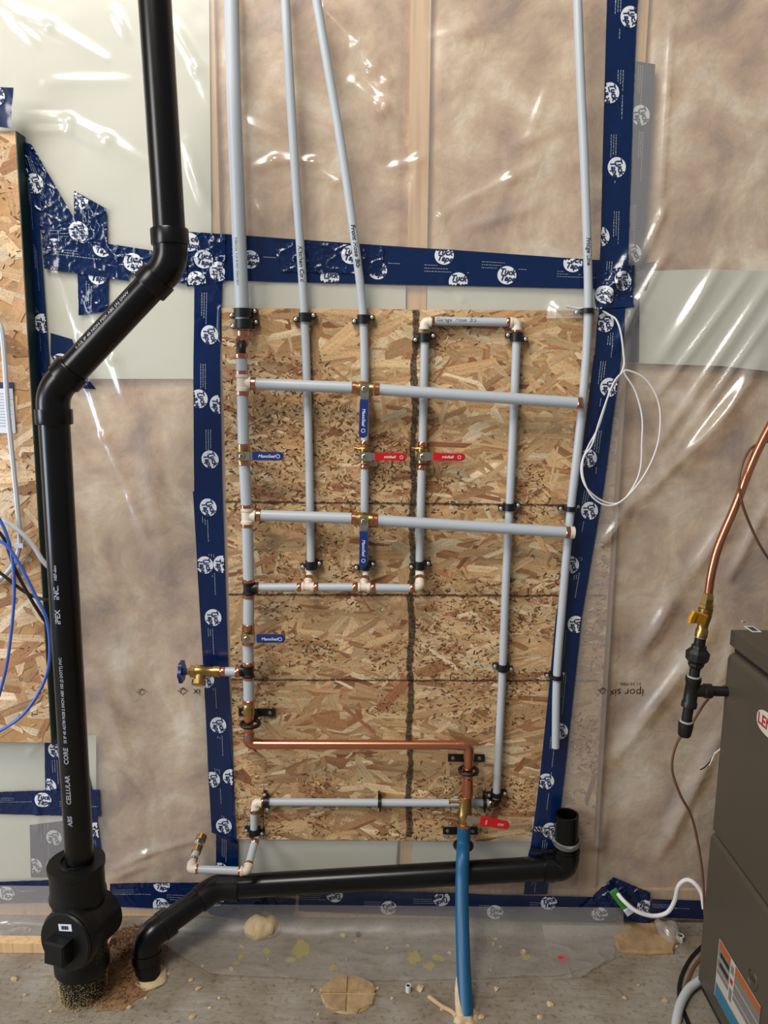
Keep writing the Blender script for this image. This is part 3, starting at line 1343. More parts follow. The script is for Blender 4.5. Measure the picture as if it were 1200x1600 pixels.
make_tape('blue tape running from the top down the upper right wall', [((950, -30), (998, -30), (981, 385), (938, 385)), ((938, 385), (981, 385), (965, 560), (925, 560))],
          [(985, 25, -75), (954, 144, -75), (964, 261, -75), (938, 370, -75), (968, 438, -75), (941, 505, -75)], crk=0.3)
make_tape('blue tape along the lower right side of the board', [((924, 556), (966, 556), (940, 760), (900, 760)), ((900, 760), (940, 760), (906, 960), (866, 960)), ((866, 960), (906, 960), (880, 1200), (842, 1200)), ((842, 1200), (880, 1200), (862, 1340), (824, 1340)), ((824, 1340), (862, 1340), (854, 1396), (818, 1396))],
          [(947, 605, -75), (916, 715, -75), (918, 796, -75), (889, 880, -75), (897, 972, -75), (872, 1137, -75), (851, 1215, -75), (857, 1290, -75)], crk=0.08, lift=0.0025)
make_tape('crinkled blue tape joint at the upper right corner of the board', [((930, 425), (990, 415), (985, 480), (926, 485))], [(970, 440, -70), (942, 462, -50)], crk=0.9, lift=0.004, print_rows=False)
make_tape('greyish blue tape under the plastic beside the right vertical strip', [((990, 92), (1026, 98), (1014, 300), (982, 300)), ((982, 300), (1014, 300), (1006, 420), (976, 420)), ((968, 420), (1027, 407), (1012, 452), (966, 460)), ((962, 460), (1001, 460), (1000, 566), (960, 566))],
          [(1003, 178, -70), (990, 395, -60)], m='tape', behind=0.0058)
make_tape('crinkled blue tape patch at the upper left corner of the board', [((290, 362), (352, 366), (352, 440), (292, 448))], [(296, 378, -10), (318, 405, -10), (341, 424, -80), (307, 438, -30)], crk=0.8, lift=0.003, print_rows=False)
make_tape('blue tape square wrapping the top corner of the chipboard panel', [((-12, 149), (39, 151), (34, 212), (-12, 206))], [(10, 163, -5)], crk=0.1, lift=0.043)
make_tape('diagonal crinkled blue tape strip right of the chipboard panel', [((30, 220), (50, 226), (118, 345), (60, 345)), ((60, 345), (118, 345), (168, 398), (75, 402))],
          [(54, 287, -70), (86, 388, -70), (122, 362, -70)], crk=0.6, lift=0.003)
make_tape('dark blue tape strip hidden between chipboard panel and plastic', [((36, 250), (60, 330), (80, 620), (58, 620)), ((58, 620), (80, 620), (100, 1180), (84, 1180))], [(66, 505, -80)], crk=0.1, lift=0.002)
make_tape('torn upright blue tape flap above the left horizontal tape', [((116, 298), (166, 326), (167, 388), (116, 380))], [(124, 312, -75), (124, 362, -70)], crk=0.8, lift=0.003)
make_tape('small hanging blue tape piece below the left horizontal tape', [((120, 418), (169, 424), (168, 486), (123, 493))], [(152, 430, -5)], crk=0.5, lift=0.002)
make_tape('blue tape piece running left behind the black elbow', [((66, 374), (202, 388), (201, 439), (70, 420))], [(160, 387, -8)], crk=0.5, lift=0.0045)
make_tape('crinkled blue tape piece directly behind the upper black elbow', [((150, 378), (292, 400), (292, 444), (204, 428))], [(208, 410, -10)], crk=0.8, lift=0.006, print_rows=False)
make_tape('blue tape corner showing below the slanted black pipe', [((78, 555), (120, 560), (150, 608), (112, 606)), ((78, 520), (112, 530), (120, 560), (78, 555))], [(94, 566, -10)], crk=0.1)
# low left
make_tape('blue tape band across the low plastic left of the stack', [((-12, 1237), (157, 1233), (157, 1276), (-12, 1272))], [(67, 1250, -5)], crk=0.35, lift=0.003)
make_tape('upright blue tape below the chipboard panel beside the stack', [((70, 1160), (110, 1160), (118, 1240), (70, 1240))], [(88, 1172, -70), (75, 1229, -70)], crk=0.2)
make_tape('blue tape sliver right of the drain stack', [((138, 1200), (146, 1240), (158, 1332), (136, 1332))], [(150, 1298, -75)], crk=0.15)
make_tape('faded blue tape square under plastic left of the cleanout', [((44, 1292), (108, 1284), (108, 1374), (46, 1374))], [(82, 1312, -80), (51, 1356, -60), (82, 1358, -60)], behind=0.0058, m='tape')
make_tape('blue tape along the wall base at far left', [((-12, 1378), (100, 1374), (100, 1410), (-12, 1412))], [(10, 1396, -5)], crk=0.35, lift=0.004)
# low middle and right
make_tape('blue tape at the wall base right of the cleanout', [((172, 1380), (332, 1376), (332, 1422), (172, 1416))], [(253, 1382, -5), (252, 1413, -8)], crk=0.35, lift=0.003)
make_tape('drooping blue tape end behind the foam lump', [((300, 1392), (463, 1403), (455, 1446), (330, 1426)), ], [(338, 1402, -10)], crk=0.5, lift=0.0055)
make_tape('long blue tape along the wall base behind the blue pipe', [((468, 1388), (960, 1401), (956, 1440), (466, 1423))],
          [(523, 1398, 195), (607, 1417, 20), (690, 1404, 200), (773, 1423, -10), (857, 1409, 10), (936, 1426, -5)], crk=0.2, lift=0.003)
make_tape('crumpled blue tape bunch at the wall base near the white cable', [((898, 1424), (955, 1366), (1014, 1390), (1012, 1438))], [(935, 1425, -5), (1006, 1412, -5)], crk=1.3, lift=0.007, print_rows=False)
make_tape('dark blue tape at the wall base beside the furnace', [((1010, 1402), (1110, 1406), (1110, 1436), (1010, 1430))], [], crk=0.2, lift=0.003)

# ------------------------------------------------------------------ PIPES
DS = 0.0275   # half inch pipes against the board
DM = 0.058    # manifold standing in front of them


def ring_mb(p, axis, r, L):
    axis = Vector(axis).normalized()
    b = r * 0.10
    return MB().lathe(Vector(p) - axis * (L / 2), axis, [(0, r * 0.93), (0.0, r), (L * 0.12, r + b), (L * 0.88, r + b), (L, r), (L, r * 0.93)], 20)


def ring(p, axis, r, parent, L=0.0095, m='copper_ring', name='crimp_ring'):
    return ring_mb(p, axis, r, L).build(name, M[m], parent)


def pipe(name, label, pts, r, rings=(), group='grey water pipes', m='pex', cat='pipe', smooth_pts=True, caps=True):
    """rings: list of (photo x, photo y) of copper crimp rings on this pipe"""
    path = spline(pts) if (smooth_pts and len(pts) > 2) else pts
    mb = MB().tube(path, r, 18, caps)
    o = mb.build(name, M[m], None)
    tag(o, label, cat, group)
    for (p, ax, *L) in rings:
        ring(p, ax, r * 1.02, o, *(L or []))
    return o


R12 = 0.0083
R34 = 0.0112


def seg(p, q, d, r, name, label, r0=True, r1=True, gap=0.0, group='grey water pipes', m='pex'):
    """straight pipe between two photo points on the plane d, crimp rings at both ends"""
    a, b = W(p[0], p[1], d), W(q[0], q[1], d)
    ax = (b - a).normalized()
    o = MB().tube([a, b], r, 18).build(name, M[m], None)
    tag(o, label, 'pipe', group)
    if r0:
        ring(a + ax * 0.004, ax, r * 1.02, o)
    if r1:
        ring(b - ax * 0.004, ax, r * 1.02, o)
    return o


def tee(label, px, py, d, r, axis, branch, m='cream', L=0.016, bl=0.020, group='plumbing fittings'):
    c = W(px, py, d)
    axis = Vector(axis).normalized()
    branch = Vector(branch).normalized()
    t = thing('tee_fitting', label, 'fitting', c - Vector((0, 0, 0)), group)
    mb = MB().lathe(c - axis * L, axis, [(0, r), (0, r * 1.14), (L * .35, r * 1.14), (L * .45, r * 1.0), (L * 1.55, r * 1.0), (L * 1.65, r * 1.14), (2 * L, r * 1.14), (2 * L, r)], 22)
    mb.build('run_body', M[m], t)
    mb = MB().lathe(c, branch, [(0, r * 0.9), (bl * .7, r * 0.9), (bl * .72, r * 1.1), (bl, r * 1.1), (bl, r * .9)], 22)
    mb.build('branch_body', M[m], t)
    return t


def elbow(label, c, d1, d2, r, m='cream', L=0.020, group='plumbing fittings', name='elbow_fitting', cat='fitting'):
    d1 = Vector(d1).normalized()
    d2 = Vector(d2).normalized()
    t = thing(name, label, cat, c, group)
    path = fillet([c + d1 * L, c, c + d2 * L], L * 0.8, 8)
    MB().tube(path, r, 18).build('bend', M[m], t)
    for dd in (d1, d2):
        MB().lathe(c + dd * (L * .72), dd, [(0, r), (0, r * 1.15), (L * .3, r * 1.15), (L * .3, r)], 20).build('collar', M[m], t)
    return t


def clamp(label, px, py, d, r, axis=EZ, wpx=None, flip=1, board_d=None, screws=True, double=False, strap=0.017):
    c = W(px, py, d)
    axis = Vector(axis).normalized()
    s = axis.cross(OUT).normalized()   # sideways in the wall plane
    t = thing('pipe_clamp', label, 'clamp', c, 'black pipe clamps')
    bd = board_d if board_d is not None else BFF
    base = max(0.004, d - bd)
    h = strap / 2
    mb = MB()
    ro = r + 0.0035
    # strap: U shape over the pipe
    n = 12
    sec = [(-ro, -base)] + [(-ro * math.cos(math.pi * k / n), ro * math.sin(math.pi * k / n)) for k in range(n + 1)] + [(ro, -base)]
    prof = [c + s * a + OUT * b for a, b in sec]
    vs_ = []
    for e in (-h, h):
        vs_ += [p + axis * e for p in prof]
    m_ = len(prof)
    mb.add(vs_, [(i, i + 1, m_ + i + 1, m_ + i) for i in range(m_ - 1)] + [tuple(range(m_)), tuple(range(2 * m_ - 1, m_ - 1, -1)), (0, m_, 2 * m_ - 1, m_ - 1)])
    mb.build('strap', M['blackp'], t)
    for k in (-1, 1):
        eb = MB()
        ec = c + s * (k * (ro + 0.0045)) + axis * (k * flip * h * 0.45) + OUT * (-base + 0.006)
        eb.box(ec, s, axis, OUT, 0.0055, h * 0.52, 0.006)
        eb.build('ear', M['blackp'], t, smooth=False)
        if screws:
            sm = MB().lathe(ec + s * (k * 0.001) + OUT * 0.006, OUT, [(0, 0.0036), (0.0018, 0.0036), (0.0028, 0.0022)], 12)
            sm.build('screw', M['screw'], t)
    return t


def stadium(L, w, n=8, x0=0.0, round0=False):
    pts = [(x0, -w / 2), (x0 + L - w / 2, -w / 2)]
    for k in range(1, n):
        a = -math.pi / 2 + math.pi * k / n
        pts.append((x0 + L - w / 2 + w / 2 * math.cos(a), w / 2 * math.sin(a)))
    pts += [(x0 + L - w / 2, w / 2), (x0, w / 2)]
    return pts


def pointed(L, w, x0=0.0):
    return [(x0, -w / 2), (x0 + L - w * .42, -w / 2), (x0 + L, 0), (x0 + L - w * .42, w / 2), (x0, w / 2)]


def valve(label, px, py, d, r, axis, hdir, color, text, L=0.017, hl=0.056, hw=0.0165, hoff=0.017, bleeder=False, nib=False, tip='round', group='ball valves', flip=False):
    c = W(px, py, d)
    axis = Vector(axis).normalized()
    hdir = Vector(hdir).normalized()
    t = thing('ball_valve', label, 'valve', c, group)
    MB().lathe(c - axis * L, axis, [(0, r * .9), (0, r * 1.12), (L * .3, r * 1.12), (L * .34, r * 1.3), (L * .75, r * 1.34), (L * 1.0, r * 1.28), (L * 1.55, r * 1.12), (L * 1.6, r * 1.14), (2 * L, r * 1.14), (2 * L, r * .9)], 8 if False else 16).build('body', M['brass'], t)
    MB().lathe(c, OUT, [(0, r * .62), (r * 1.9, r * .62), (r * 1.9, r * .45)], 14).build('stem_housing', M['brass'], t)
    side = OUT.cross(hdir)
    hd = MB()
    base = c + OUT * (hoff + 0.001)
    hd.prism([(-0.0095, -0.0085), (0.0105, -0.0085), (0.0155, -0.0075), (0.0155, 0.0075), (0.0105, 0.0085), (-0.0095, 0.0085)], base, hdir, side, OUT, 0.0022)
    hd.prism([(0.0125, -0.007), (0.025, -0.0066), (0.025, 0.0066), (0.0125, 0.007)], base - OUT * 0.003, hdir, side, OUT, 0.0022)
    plate = hd.build('handle_plate', M['nickel'], t, smooth=False)
    MB().lathe(base + OUT * 0.002, OUT, [(0, 0.0058), (0.0032, 0.0058), (0.0036, 0.005)], 6).build('stem_nut', M['nickel'], t, smooth=False)
    MB().lathe(base + OUT * 0.0052, OUT, [(0, 0.003), (0.0022, 0.003)], 10).build('stem_tip', M['brass'], t)
    poly = stadium(hl - 0.018, hw, 8, 0.020) if tip == 'round' else pointed(hl - 0.018, hw, 0.020)
    g = MB().prism(poly, base - OUT * 0.0045, hdir, side, OUT, 0.0075, 0.0016).build('grip', M[color], t, angle=30)
    gx = 0.020 + (hl - 0.018) * 0.46
    top = base + OUT * 0.0033
    up = side if not flip else -side
    ux = hdir if not flip else -hdir
    if text:
        text_flat(text, hw * 0.52, top + hdir * gx, ux, up, 'lettering', M['white_print'], g, shear=0.2, off=0.0001)
        # ring emblem at the end of the name
        rm = MB()
        cc = top + hdir * (gx + hl * 0.28)
        rr = hw * 0.24
        n = 18
        vs_ = []
        for k in (1.0, .75):
            vs_ += [cc + hdir * (math.cos(2 * math.pi * i / n) * rr * k) + side * (math.sin(2 * math.pi * i / n) * rr * k) for i in range(n)]
        rm.add(vs_, [(i, (i + 1) % n, n + (i + 1) % n, n + i) for i in range(n)])
        rm.build('emblem', M['white_print'], g, smooth=False)
    if bleeder:
        e = c + axis * 0.0135
        MB().lathe(e, -hdir, [(0, 0.004), (0.012, 0.004), (0.013, 0.0032), (0.016, 0.0032), (0.016, 0.0052), (0.021, 0.0052), (0.0215, 0.004)], 12).build('bleeder_cap', M['brass'], t)
    return t


def npt(px, py, d):
    return W(px, py, d)


# --- upper riser feeding the manifold (left-most, thickest)
RSP = [npt(361, -40, .04), npt(365, 140, .04), npt(372, 330, .038), npt(379, 500, .036)]
riser = pipe('supply_pipe', 'thickest grey pipe rising at upper left of the board', RSP, 0.0135)
ring(W(380, 521, .036), W(379, 500, .036) - W(380, 521, .036), 0.0125, riser, 0.012)
clamp('upper of the paired black clamps on the thick riser pipe', 379, 489, .036, .0135, flip=1)
clamp('lower of the paired black clamps on the thick riser pipe', 381, 506, .036, .0135, flip=1)
el = W(380, 535, .036)
t = thing('elbow_fitting', 'black plastic elbow below the paired clamps', 'fitting', el, 'plumbing fittings')
p1 = W(377, 541, DM)
MB().lathe(el + OUT * 0.002, OUT, [(0, .0125), (0.004, .0128), (0.008, .0128), (0.008, .010)], 20).build('collar', M['cream'], t)
ring(el + OUT * 0.013, OUT, 0.0115, t, 0.008)
MB().tube(fillet([el + OUT * 0.008, p1 + OUT * 0.002, W(377, 556, DM + .002)], 0.012, 8), 0.0093, 18).build('bend', M['blackp'], t)

AX = (W(379, 560, DM) - W(390, 1100, DM)).normalized()   # upward along the manifold column
HXD = (W(900, 630, DM) - W(400, 599, DM)).normalized()


def mcol(y):
    """photo x of the manifold column at photo y"""
    ys = [555, 598, 640, 712, 760, 805, 860, 918, 990, 1047, 1100, 1140]
    xs = [377, 378.5, 379, 381, 384, 386, 386.5, 389, 388, 388, 389, 390]
    return float(np.interp(y, ys, xs))


def mseg(y0, y1, label):
    return seg((mcol(y0), y0), (mcol(y1), y1), DM, R34, 'manifold_pipe', label, group='manifold column sections')


mseg(553, 586, 'topmost short grey section of the manifold column under the black elbow')
mseg(611, 700, 'grey manifold section between upper white tee and first blue-handled valve')
mseg(720, 795, 'grey manifold section below the first blue-handled valve')
mseg(817, 911, 'long grey manifold section between lower white tee and black tee')
mseg(928, 981, 'grey manifold section above the lowest blue-handled valve')
mseg(1001, 1040, 'short grey manifold section between lowest blue valve and hose tap tee')
mseg(1055, 1099, 'lowest grey manifold section above the copper adapter')
tee('upper white tee on the manifold column', mcol(598), 598, DM, R34, AX, HXD, bl=0.017)
tee('lower white tee on the manifold column', mcol(806), 806, DM, R34, AX, HXD, bl=0.017)
tee('black tee joining the column to the thin horizontal pipe', mcol(919), 919, DM, R34, AX, EX, 'blackp', L=0.013, bl=0.018)
tee('black tee joining the column to the hose tap', mcol(1048), 1048, DM, R34, AX, -EX, 'blackp', L=0.013, bl=0.017)
valve('upper left blue-handled valve on the manifold column, lever pointing right', mcol(711), 711, DM, R34, AX, EX, 'blue_handle', 'MaxoSeal', hl=0.079, hw=0.0165)
valve('lowest blue-handled valve on the column, above the hose tap', mcol(993), 993, DM, R34, AX, EX, 'blue_handle', 'MaxoSeal', hl=0.076, hw=0.0165)

# --- three quarter inch horizontals
seg((393, 599.5), (557, 606), DM, R34, 'branch_pipe', 'upper horizontal grey branch pipe left of the valve', group='horizontal branch pipes')
seg((586, 608), (908, 630), DM, R34, 'branch_pipe', 'upper horizontal grey branch pipe right of the valve, capped', group='horizontal branch pipes')
seg((401, 805), (556, 810), DM, R34, 'branch_pipe', 'lower horizontal grey branch pipe left of the valve', group='horizontal branch pipes')
seg((584, 812.5), (890, 832), DM, R34, 'branch_pipe', 'lower horizontal grey branch pipe right of the valve, capped', group='horizontal branch pipes')
e0 = W(890, 832, DM)
capo = MB().lathe(e0, HXD, [(0, R34 * .9), (0, R34 * 1.12), (0.009, R34 * 1.12), (0.010, R34 * 1.0)], 20).build('end_cap', M['cream'], None)
tag(capo, 'cream end cap closing the lower horizontal pipe', 'end cap')
valve('upper blue valve amid the horizontal pipe, lever hanging down', 570, 607.5, DM, R34, HXD, Vector((-.03, 0, -1)), 'blue_handle', 'MaxoSeal', hl=0.092, hw=0.0165)
valve('lower blue valve amid the horizontal pipe, lever hanging down', 569, 811.5, DM, R34, HXD, Vector((-.01, 0, -1)), 'blue_handle', 'MaxoSeal', hl=0.092, hw=0.0165)

# --- half inch verticals
V1P = [npt(444, -40, .05), npt(451, 100, .045), npt(462, 280, .04), npt(475, 480, DS), npt(482, 680, DS), npt(486, 892, DS)]
v1 = pipe('supply_pipe', 'grey pipe hand lettered Kitchen Cold, second from the left', V1P, R12)
V2P = [npt(488, -40, .055), npt(508, 80, .05), npt(535, 240, .045), npt(556, 390, .038), npt(567, 490, DS), npt(570, 600, DS), npt(570, 692, DS)]
v2 = pipe('supply_pipe', 'grey pipe hand lettered Front Hose Bib, third from the left', V2P, R12)
ring(W(570, 692, DS), EZ, R12, v2, 0.010)
v2b = seg((570, 726), (569, 892), DS, R12, 'supply_pipe', 'short grey pipe below the left red-handled valve', True, False)
v3 = seg((664, 522), (660, 697), DS, R12, 'supply_pipe', 'grey pipe from garage elbow down to the right red-handled valve')
v3b = seg((659, 727), (655, 892), DS, R12, 'supply_pipe', 'grey pipe below the right red-handled valve', True, False)
v4 = pipe('supply_pipe', 'long slightly slanted grey pipe right of centre crossing the horizontals', [npt(808, 512, DS), npt(803, 640, DS), npt(796, 795, DS), npt(790, 920, DS), npt(785, 1050, DS), npt(776, 1238, DS), npt(775, 1246, DS)], R12)
V5P = [npt(901, -40, .05), npt(906, 100, .05), npt(914, 280, .048), npt(919, 485, .042), npt(909, 640, .042), npt(892, 795, .042), npt(879, 940, .042), npt(870, 1060, .042), npt(868, 1168, .046)]
v5 = pipe('supply_pipe', 'grey pipe hand lettered Fridge Line along the right tape, open end', V5P, R12)
MB().lathe(W(868, 1168, .046), W(868, 1168, .046) - W(870, 1060, .042), [(-0.006, R12 * .62), (0.0006, R12 * .62)], 14).build('bore', M['furnace_dark'], v5)

def photo_row(p):
    v = ROT.transposed() @ (p - CAM)
    return 800 - FPX * v.y / -v.z


def hand(s, pts, r0, r1, par, size, r=R12, m='black_ink', sidex=0.0, name='handwriting', **kw):
    """lettering along a curved pipe between two photo rows"""
    path = spline(pts, 24)
    a = min(path, key=lambda p: abs(photo_row(p) - r0))
    b = min(path, key=lambda p: abs(photo_row(p) - r1))
    mid_ = min(path, key=lambda p: abs(photo_row(p) - (r0 + r1) / 2))
    n = OUT + Vector((sidex, 0, 0))
    text_tube(s, size, mid_, b - a, n, r * 1.05, name, M[m], par, **kw)


hand('Kitchen Cold', V1P, 370, 450, v1, 0.0125, shear=.1, off=.0002)
hand('Front Hose Bib', V2P, 340, 425, v2, 0.0125, shear=.1, off=.0002)
hand('Fridge Line', V5P, 365, 430, v5, 0.0115, shear=.1, off=.0002)
hand('CERTIFIED CSA B137.5  POTABLE', RSP, 470, 350, riser, 0.006, 0.0135, 'fade_ink', -.3, 'lettering')

# red valves
valve('left red-handled valve with brass bleeder', 570, 712, DS + .004, R12 * 1.05, EZ, Vector((1, 0, -.01)), 'red_handle', 'miniball', L=0.014, hl=0.083, hw=0.0145, hoff=0.0135, bleeder=True, tip='point')
valve('right red-handled valve with brass bleeder', 659.5, 712, DS + .004, R12 * 1.05, EZ, Vector((1, 0, -.01)), 'red_handle', 'miniball', L=0.014, hl=0.083, hw=0.0145, hoff=0.0135, bleeder=True)

# garage line top loop
gh = seg((672, 501.5), (798, 503.5), DS, R12, 'supply_pipe', 'short horizontal grey pipe hand lettered Garage Hose Bib')
a, b = W(680, 501.5, DS), W(745, 502.5, DS)
text_tube('Garage  Hose  Bib', 0.0105, (a + b) / 2, b - a, OUT + Vector((0, 0, .25)), R12 * 1.015, 'handwriting', M['black_ink'], gh, shear=0.15)
elbow('white elbow at the left end of the Garage Hose Bib pipe', W(663, 503, DS), EX, -EZ, R12 * 1.1, L=0.014)
elbow('white elbow at the right end of the Garage Hose Bib pipe', W(808, 504, DS), -EX, -EZ, R12 * 1.1, L=0.014)
ring(W(808, 516, DS), EZ, R12 * 1.02, v4)

# thin lower manifold (tees that turn back to the wall)
seg((398, 918), (471, 917.5), DM, R12, 'branch_pipe', 'thin horizontal pipe from black tee to first white tee', group='thin lower horizontals')
seg((491, 917.5), (558, 917.5), DM, R12, 'branch_pipe', 'thin horizontal pipe between the two white tees', group='thin lower horizontals')
seg((580, 918), (647, 919), DM, R12, 'branch_pipe', 'thin horizontal pipe from second white tee to the end elbow', group='thin lower horizontals')
for (px, py, lb) in ((481, 917, 'white tee under the Kitchen Cold pipe'), (569, 917.5, 'white tee under the left red-handled valve pipe')):
    t = tee(lb, px, py, DM, R12, EX, Vector((0, 0.9, 0.7)), L=0.0125, bl=0.016)
    c = W(px, py, DM)
    up = W(px + 3, py - 24, DS)
    dr = (up - c).normalized()
    MB().tube([c, up], R12 * .82, 14).build('stub', M['cream'], t)
    ring(c + dr * 0.021, dr, R12 * 1.0, t, 0.008)
    MB().lathe(W(px + 3, py - 27, DS), EZ, [(-0.003, R12 * 1.1), (0.004, R12 * 1.15), (0.006, R12)], 16).build('collar', M['cream'], t)
    ring(W(px + 3, py - 34, DS), EZ, R12, t, 0.008)
c = W(656, 917, DM)
up = W(656, 893, DS)
t = thing('elbow_fitting', 'white elbow ending the thin horizontal row', 'fitting', c, 'plumbing fittings')
MB().tube(fillet([c - EX * 0.010, c, up], 0.008, 6), R12 * 1.12, 16).build('bend', M['cream'], t)
dr = (up - c).normalized()
ring(c + dr * 0.021, dr, R12 * 1.14, t, 0.008)
MB().lathe(W(656, 890, DS), EZ, [(-0.003, R12 * 1.1), (0.004, R12 * 1.15), (0.006, R12)], 16).build('collar', M['cream'], t)
ring(W(656, 886, DS), EZ, R12, t, 0.008)

# bottom half inch line and wall loop
hb = seg((408, 1253), (770, 1255), DS, R12, 'supply_pipe', 'long thin horizontal grey pipe low on the board behind the blue pipe')
elbow('white elbow at the left end of the low horizontal pipe', W(399, 1254, DS), EX, -EZ, R12 * 1.08, L=0.014)
elbow('small black elbow at the right end of the low horizontal pipe', W(775, 1255, DS), -EX, EZ, R12 * 1.05, 'blackp', L=0.012)
seg((397, 1264), (397, 1302), DS, R12, 'supply_pipe', 'short grey pipe below the low left white elbow', True, False)
A = W(400, 1308, .030)
B = W(386, 1361, .102)
Cc = W(297, 1358, .102)
Dd = W(315, 1308, .022)
lp1 = MB().tube([A, B + (A - B).normalized() * 0.012], R12, 16).build('loop_pipe', M['pex'], None)
tag(lp1, 'right leg of the small pipe loop coming forward below the board', 'pipe', 'wall loop pipes')
ring(A + (B - A).normalized() * 0.012, B - A, R12 * 1.02, lp1)
ring(B + (A - B).normalized() * 0.016, B - A, R12 * 1.02, lp1, 0.007)
lp2 = MB().tube([B - EX * 0.012, Cc + EX * 0.012], R12, 16).build('loop_pipe', M['pex'], None)
tag(lp2, 'horizontal front piece of the small pipe loop above the black drain', 'pipe', 'wall loop pipes')
ring(B - EX * 0.013, EX, R12 * 1.02, lp2)
ring(Cc + EX * 0.013, EX, R12 * 1.02, lp2)
lp3 = MB().tube([Cc + (Dd - Cc).normalized() * 0.012, Dd], R12 * .95, 16).build('loop_pipe', M['pex'], None)
tag(lp3, 'left leg of the small pipe loop entering the plastic', 'pipe', 'wall loop pipes')
dr = (Dd - Cc).normalized()
LL = (Dd - Cc).length
ring(Cc + dr * (LL * .3), dr, R12, lp3, 0.006)
MB().lathe(Cc + dr * (LL * .50), dr, [(0, R12 * .9), (0, R12 * 1.2), (LL * .18, R12 * 1.2), (LL * .2, R12)], 16).build('brass_adapter', M['brass'], lp3)
MB().lathe(Cc + dr * (LL * .72), dr, [(0, R12 * .9), (0, R12 * 1.3), (LL * .13, R12 * 1.3), (LL * .13, R12)], 6).build('hex_nut', M['nickel'], lp3, smooth=False)
MB().lathe(Cc + dr * (LL * .86), dr, [(0, R12 * .9), (0, R12 * 1.35), (LL * .16, R12 * 1.4), (LL * .16, R12)], 18).build('collar', M['brass'], lp3)
elbow('white elbow at the right of the small pipe loop', B, A - B, -EX, R12 * 1.08, L=0.013)
elbow('white elbow at the left of the small pipe loop', Cc, Dd - Cc, EX, R12 * 1.08, L=0.013)

# clamps
clamp('black clamp on the Kitchen Cold pipe at the board top', 476, 496, DS, R12, flip=1)
clamp('black clamp on the Front Hose Bib pipe at the board top', 567.5, 499, DS, R12, flip=1)
clamp('black clamp under the left Garage Hose Bib elbow', 663, 528, DS, R12, flip=1)
clamp('black clamp under the right Garage Hose Bib elbow', 807.5, 527, DS, R12, flip=-1)
clamp('black clamp near the foot of the Kitchen Cold pipe', 486, 883, DS, R12, flip=1)
clamp('black clamp below the lower hanging blue lever', 570, 884, DS, R12, flip=1)
clamp('black clamp at the foot of the right red-valve pipe', 656, 883, DS, R12, flip=1)
clamp('black clamp on the slanted pipe just above the lower horizontal', 796, 792, DS, R12, flip=1, strap=0.015)
clamp('black clamp on the slanted pipe level with the hose tap', 786, 1043, DS, R12, flip=-1, strap=0.015)
clamp('black clamp at the bottom of the slanted pipe', 776.5, 1241, DS, R12, flip=1, strap=0.010)
clamp('small black clamp on the Fridge Line at the board top', 918, 486, .042, R12, flip=1, strap=0.010)
clamp('small black clamp on the Fridge Line above the lower horizontal', 892, 795, .042, R12, flip=1, strap=0.010)
clamp('small black clamp on the Fridge Line above its open end', 870, 1058, .042, R12, flip=1, strap=0.009)
clamp('tall black clamp at the left end of the low horizontal pipe', 416, 1253, DS, R12, axis=EX, flip=1, strap=0.013)
clamp('narrow black clamp midway on the low horizontal pipe', 593, 1254, DS, R12, axis=EX, flip=1, strap=0.007, screws=False)
clamp('black clamp right of the blue pipe on the low horizontal', 757, 1255, DS, R12, axis=EX, flip=1, strap=0.007, screws=False)
clamp('black clamp above the small pipe loop at the board bottom', 397, 1300, DS, R12, flip=-1, strap=0.016)

# --- copper run
RC = 0.0098
ad = MB().lathe(W(389, 1116, DM), AX, [(0, RC), (0, R34 * 1.08), (0.012, R34 * 1.12), (0.022, R34 * 1.05), (0.024, R34 * .9)], 18).build('brass_adapter', M['brass'], None)
tag(ad, 'brass adapter where the column turns to copper', 'fitting', 'plumbing fittings')
cl = W(389, 1163, DM)
cr = W(733, 1164, DM)
cu = thing('copper_pipe', 'bright copper pipe crossing low over the board with soldered elbows', 'pipe', cl)
MB().tube([W(389, 1116, DM), cl + EZ * 0.016], RC * 1.04, 18).build('left_drop', M['copper'], cu)
MB().tube([cl + EX * 0.016, cr - EX * 0.016], RC, 18).build('run', M['copper'], cu)
MB().tube([cr - EZ * 0.016, W(731, 1243, DM)], RC, 18).build('right_drop', M['copper'], cu)
MB().tube(fillet([cl + EZ * 0.026, cl, cl + EX * 0.026], 0.018, 8), RC * 1.13, 18).build('elbow', M['copper'], cu)
MB().tube(fillet([cr - EX * 0.026, cr, cr - EZ * 0.030], 0.018, 8), RC * 1.13, 18).build('elbow', M['copper'], cu)
MB().lathe(W(731, 1204, DM), EZ, [(-0.005, RC), (-0.005, RC * 1.14), (0.006, RC * 1.14), (0.006, RC)], 18).build('solder_collar', M['copper'], cu)
MB().lathe(W(730, 1244, DM), EZ, [(0, RC), (0, RC * 1.22), (0.042, RC * 1.22), (0.044, RC)], 18).build('coupling', M['copper'], cu)
MB().lathe(W(389, 1148, DM), EZ, [(-0.004, RC), (-0.004, RC * 1.17), (0.004, RC * 1.17), (0.004, RC)], 18).build('solder_joint', M['steel'], cu)

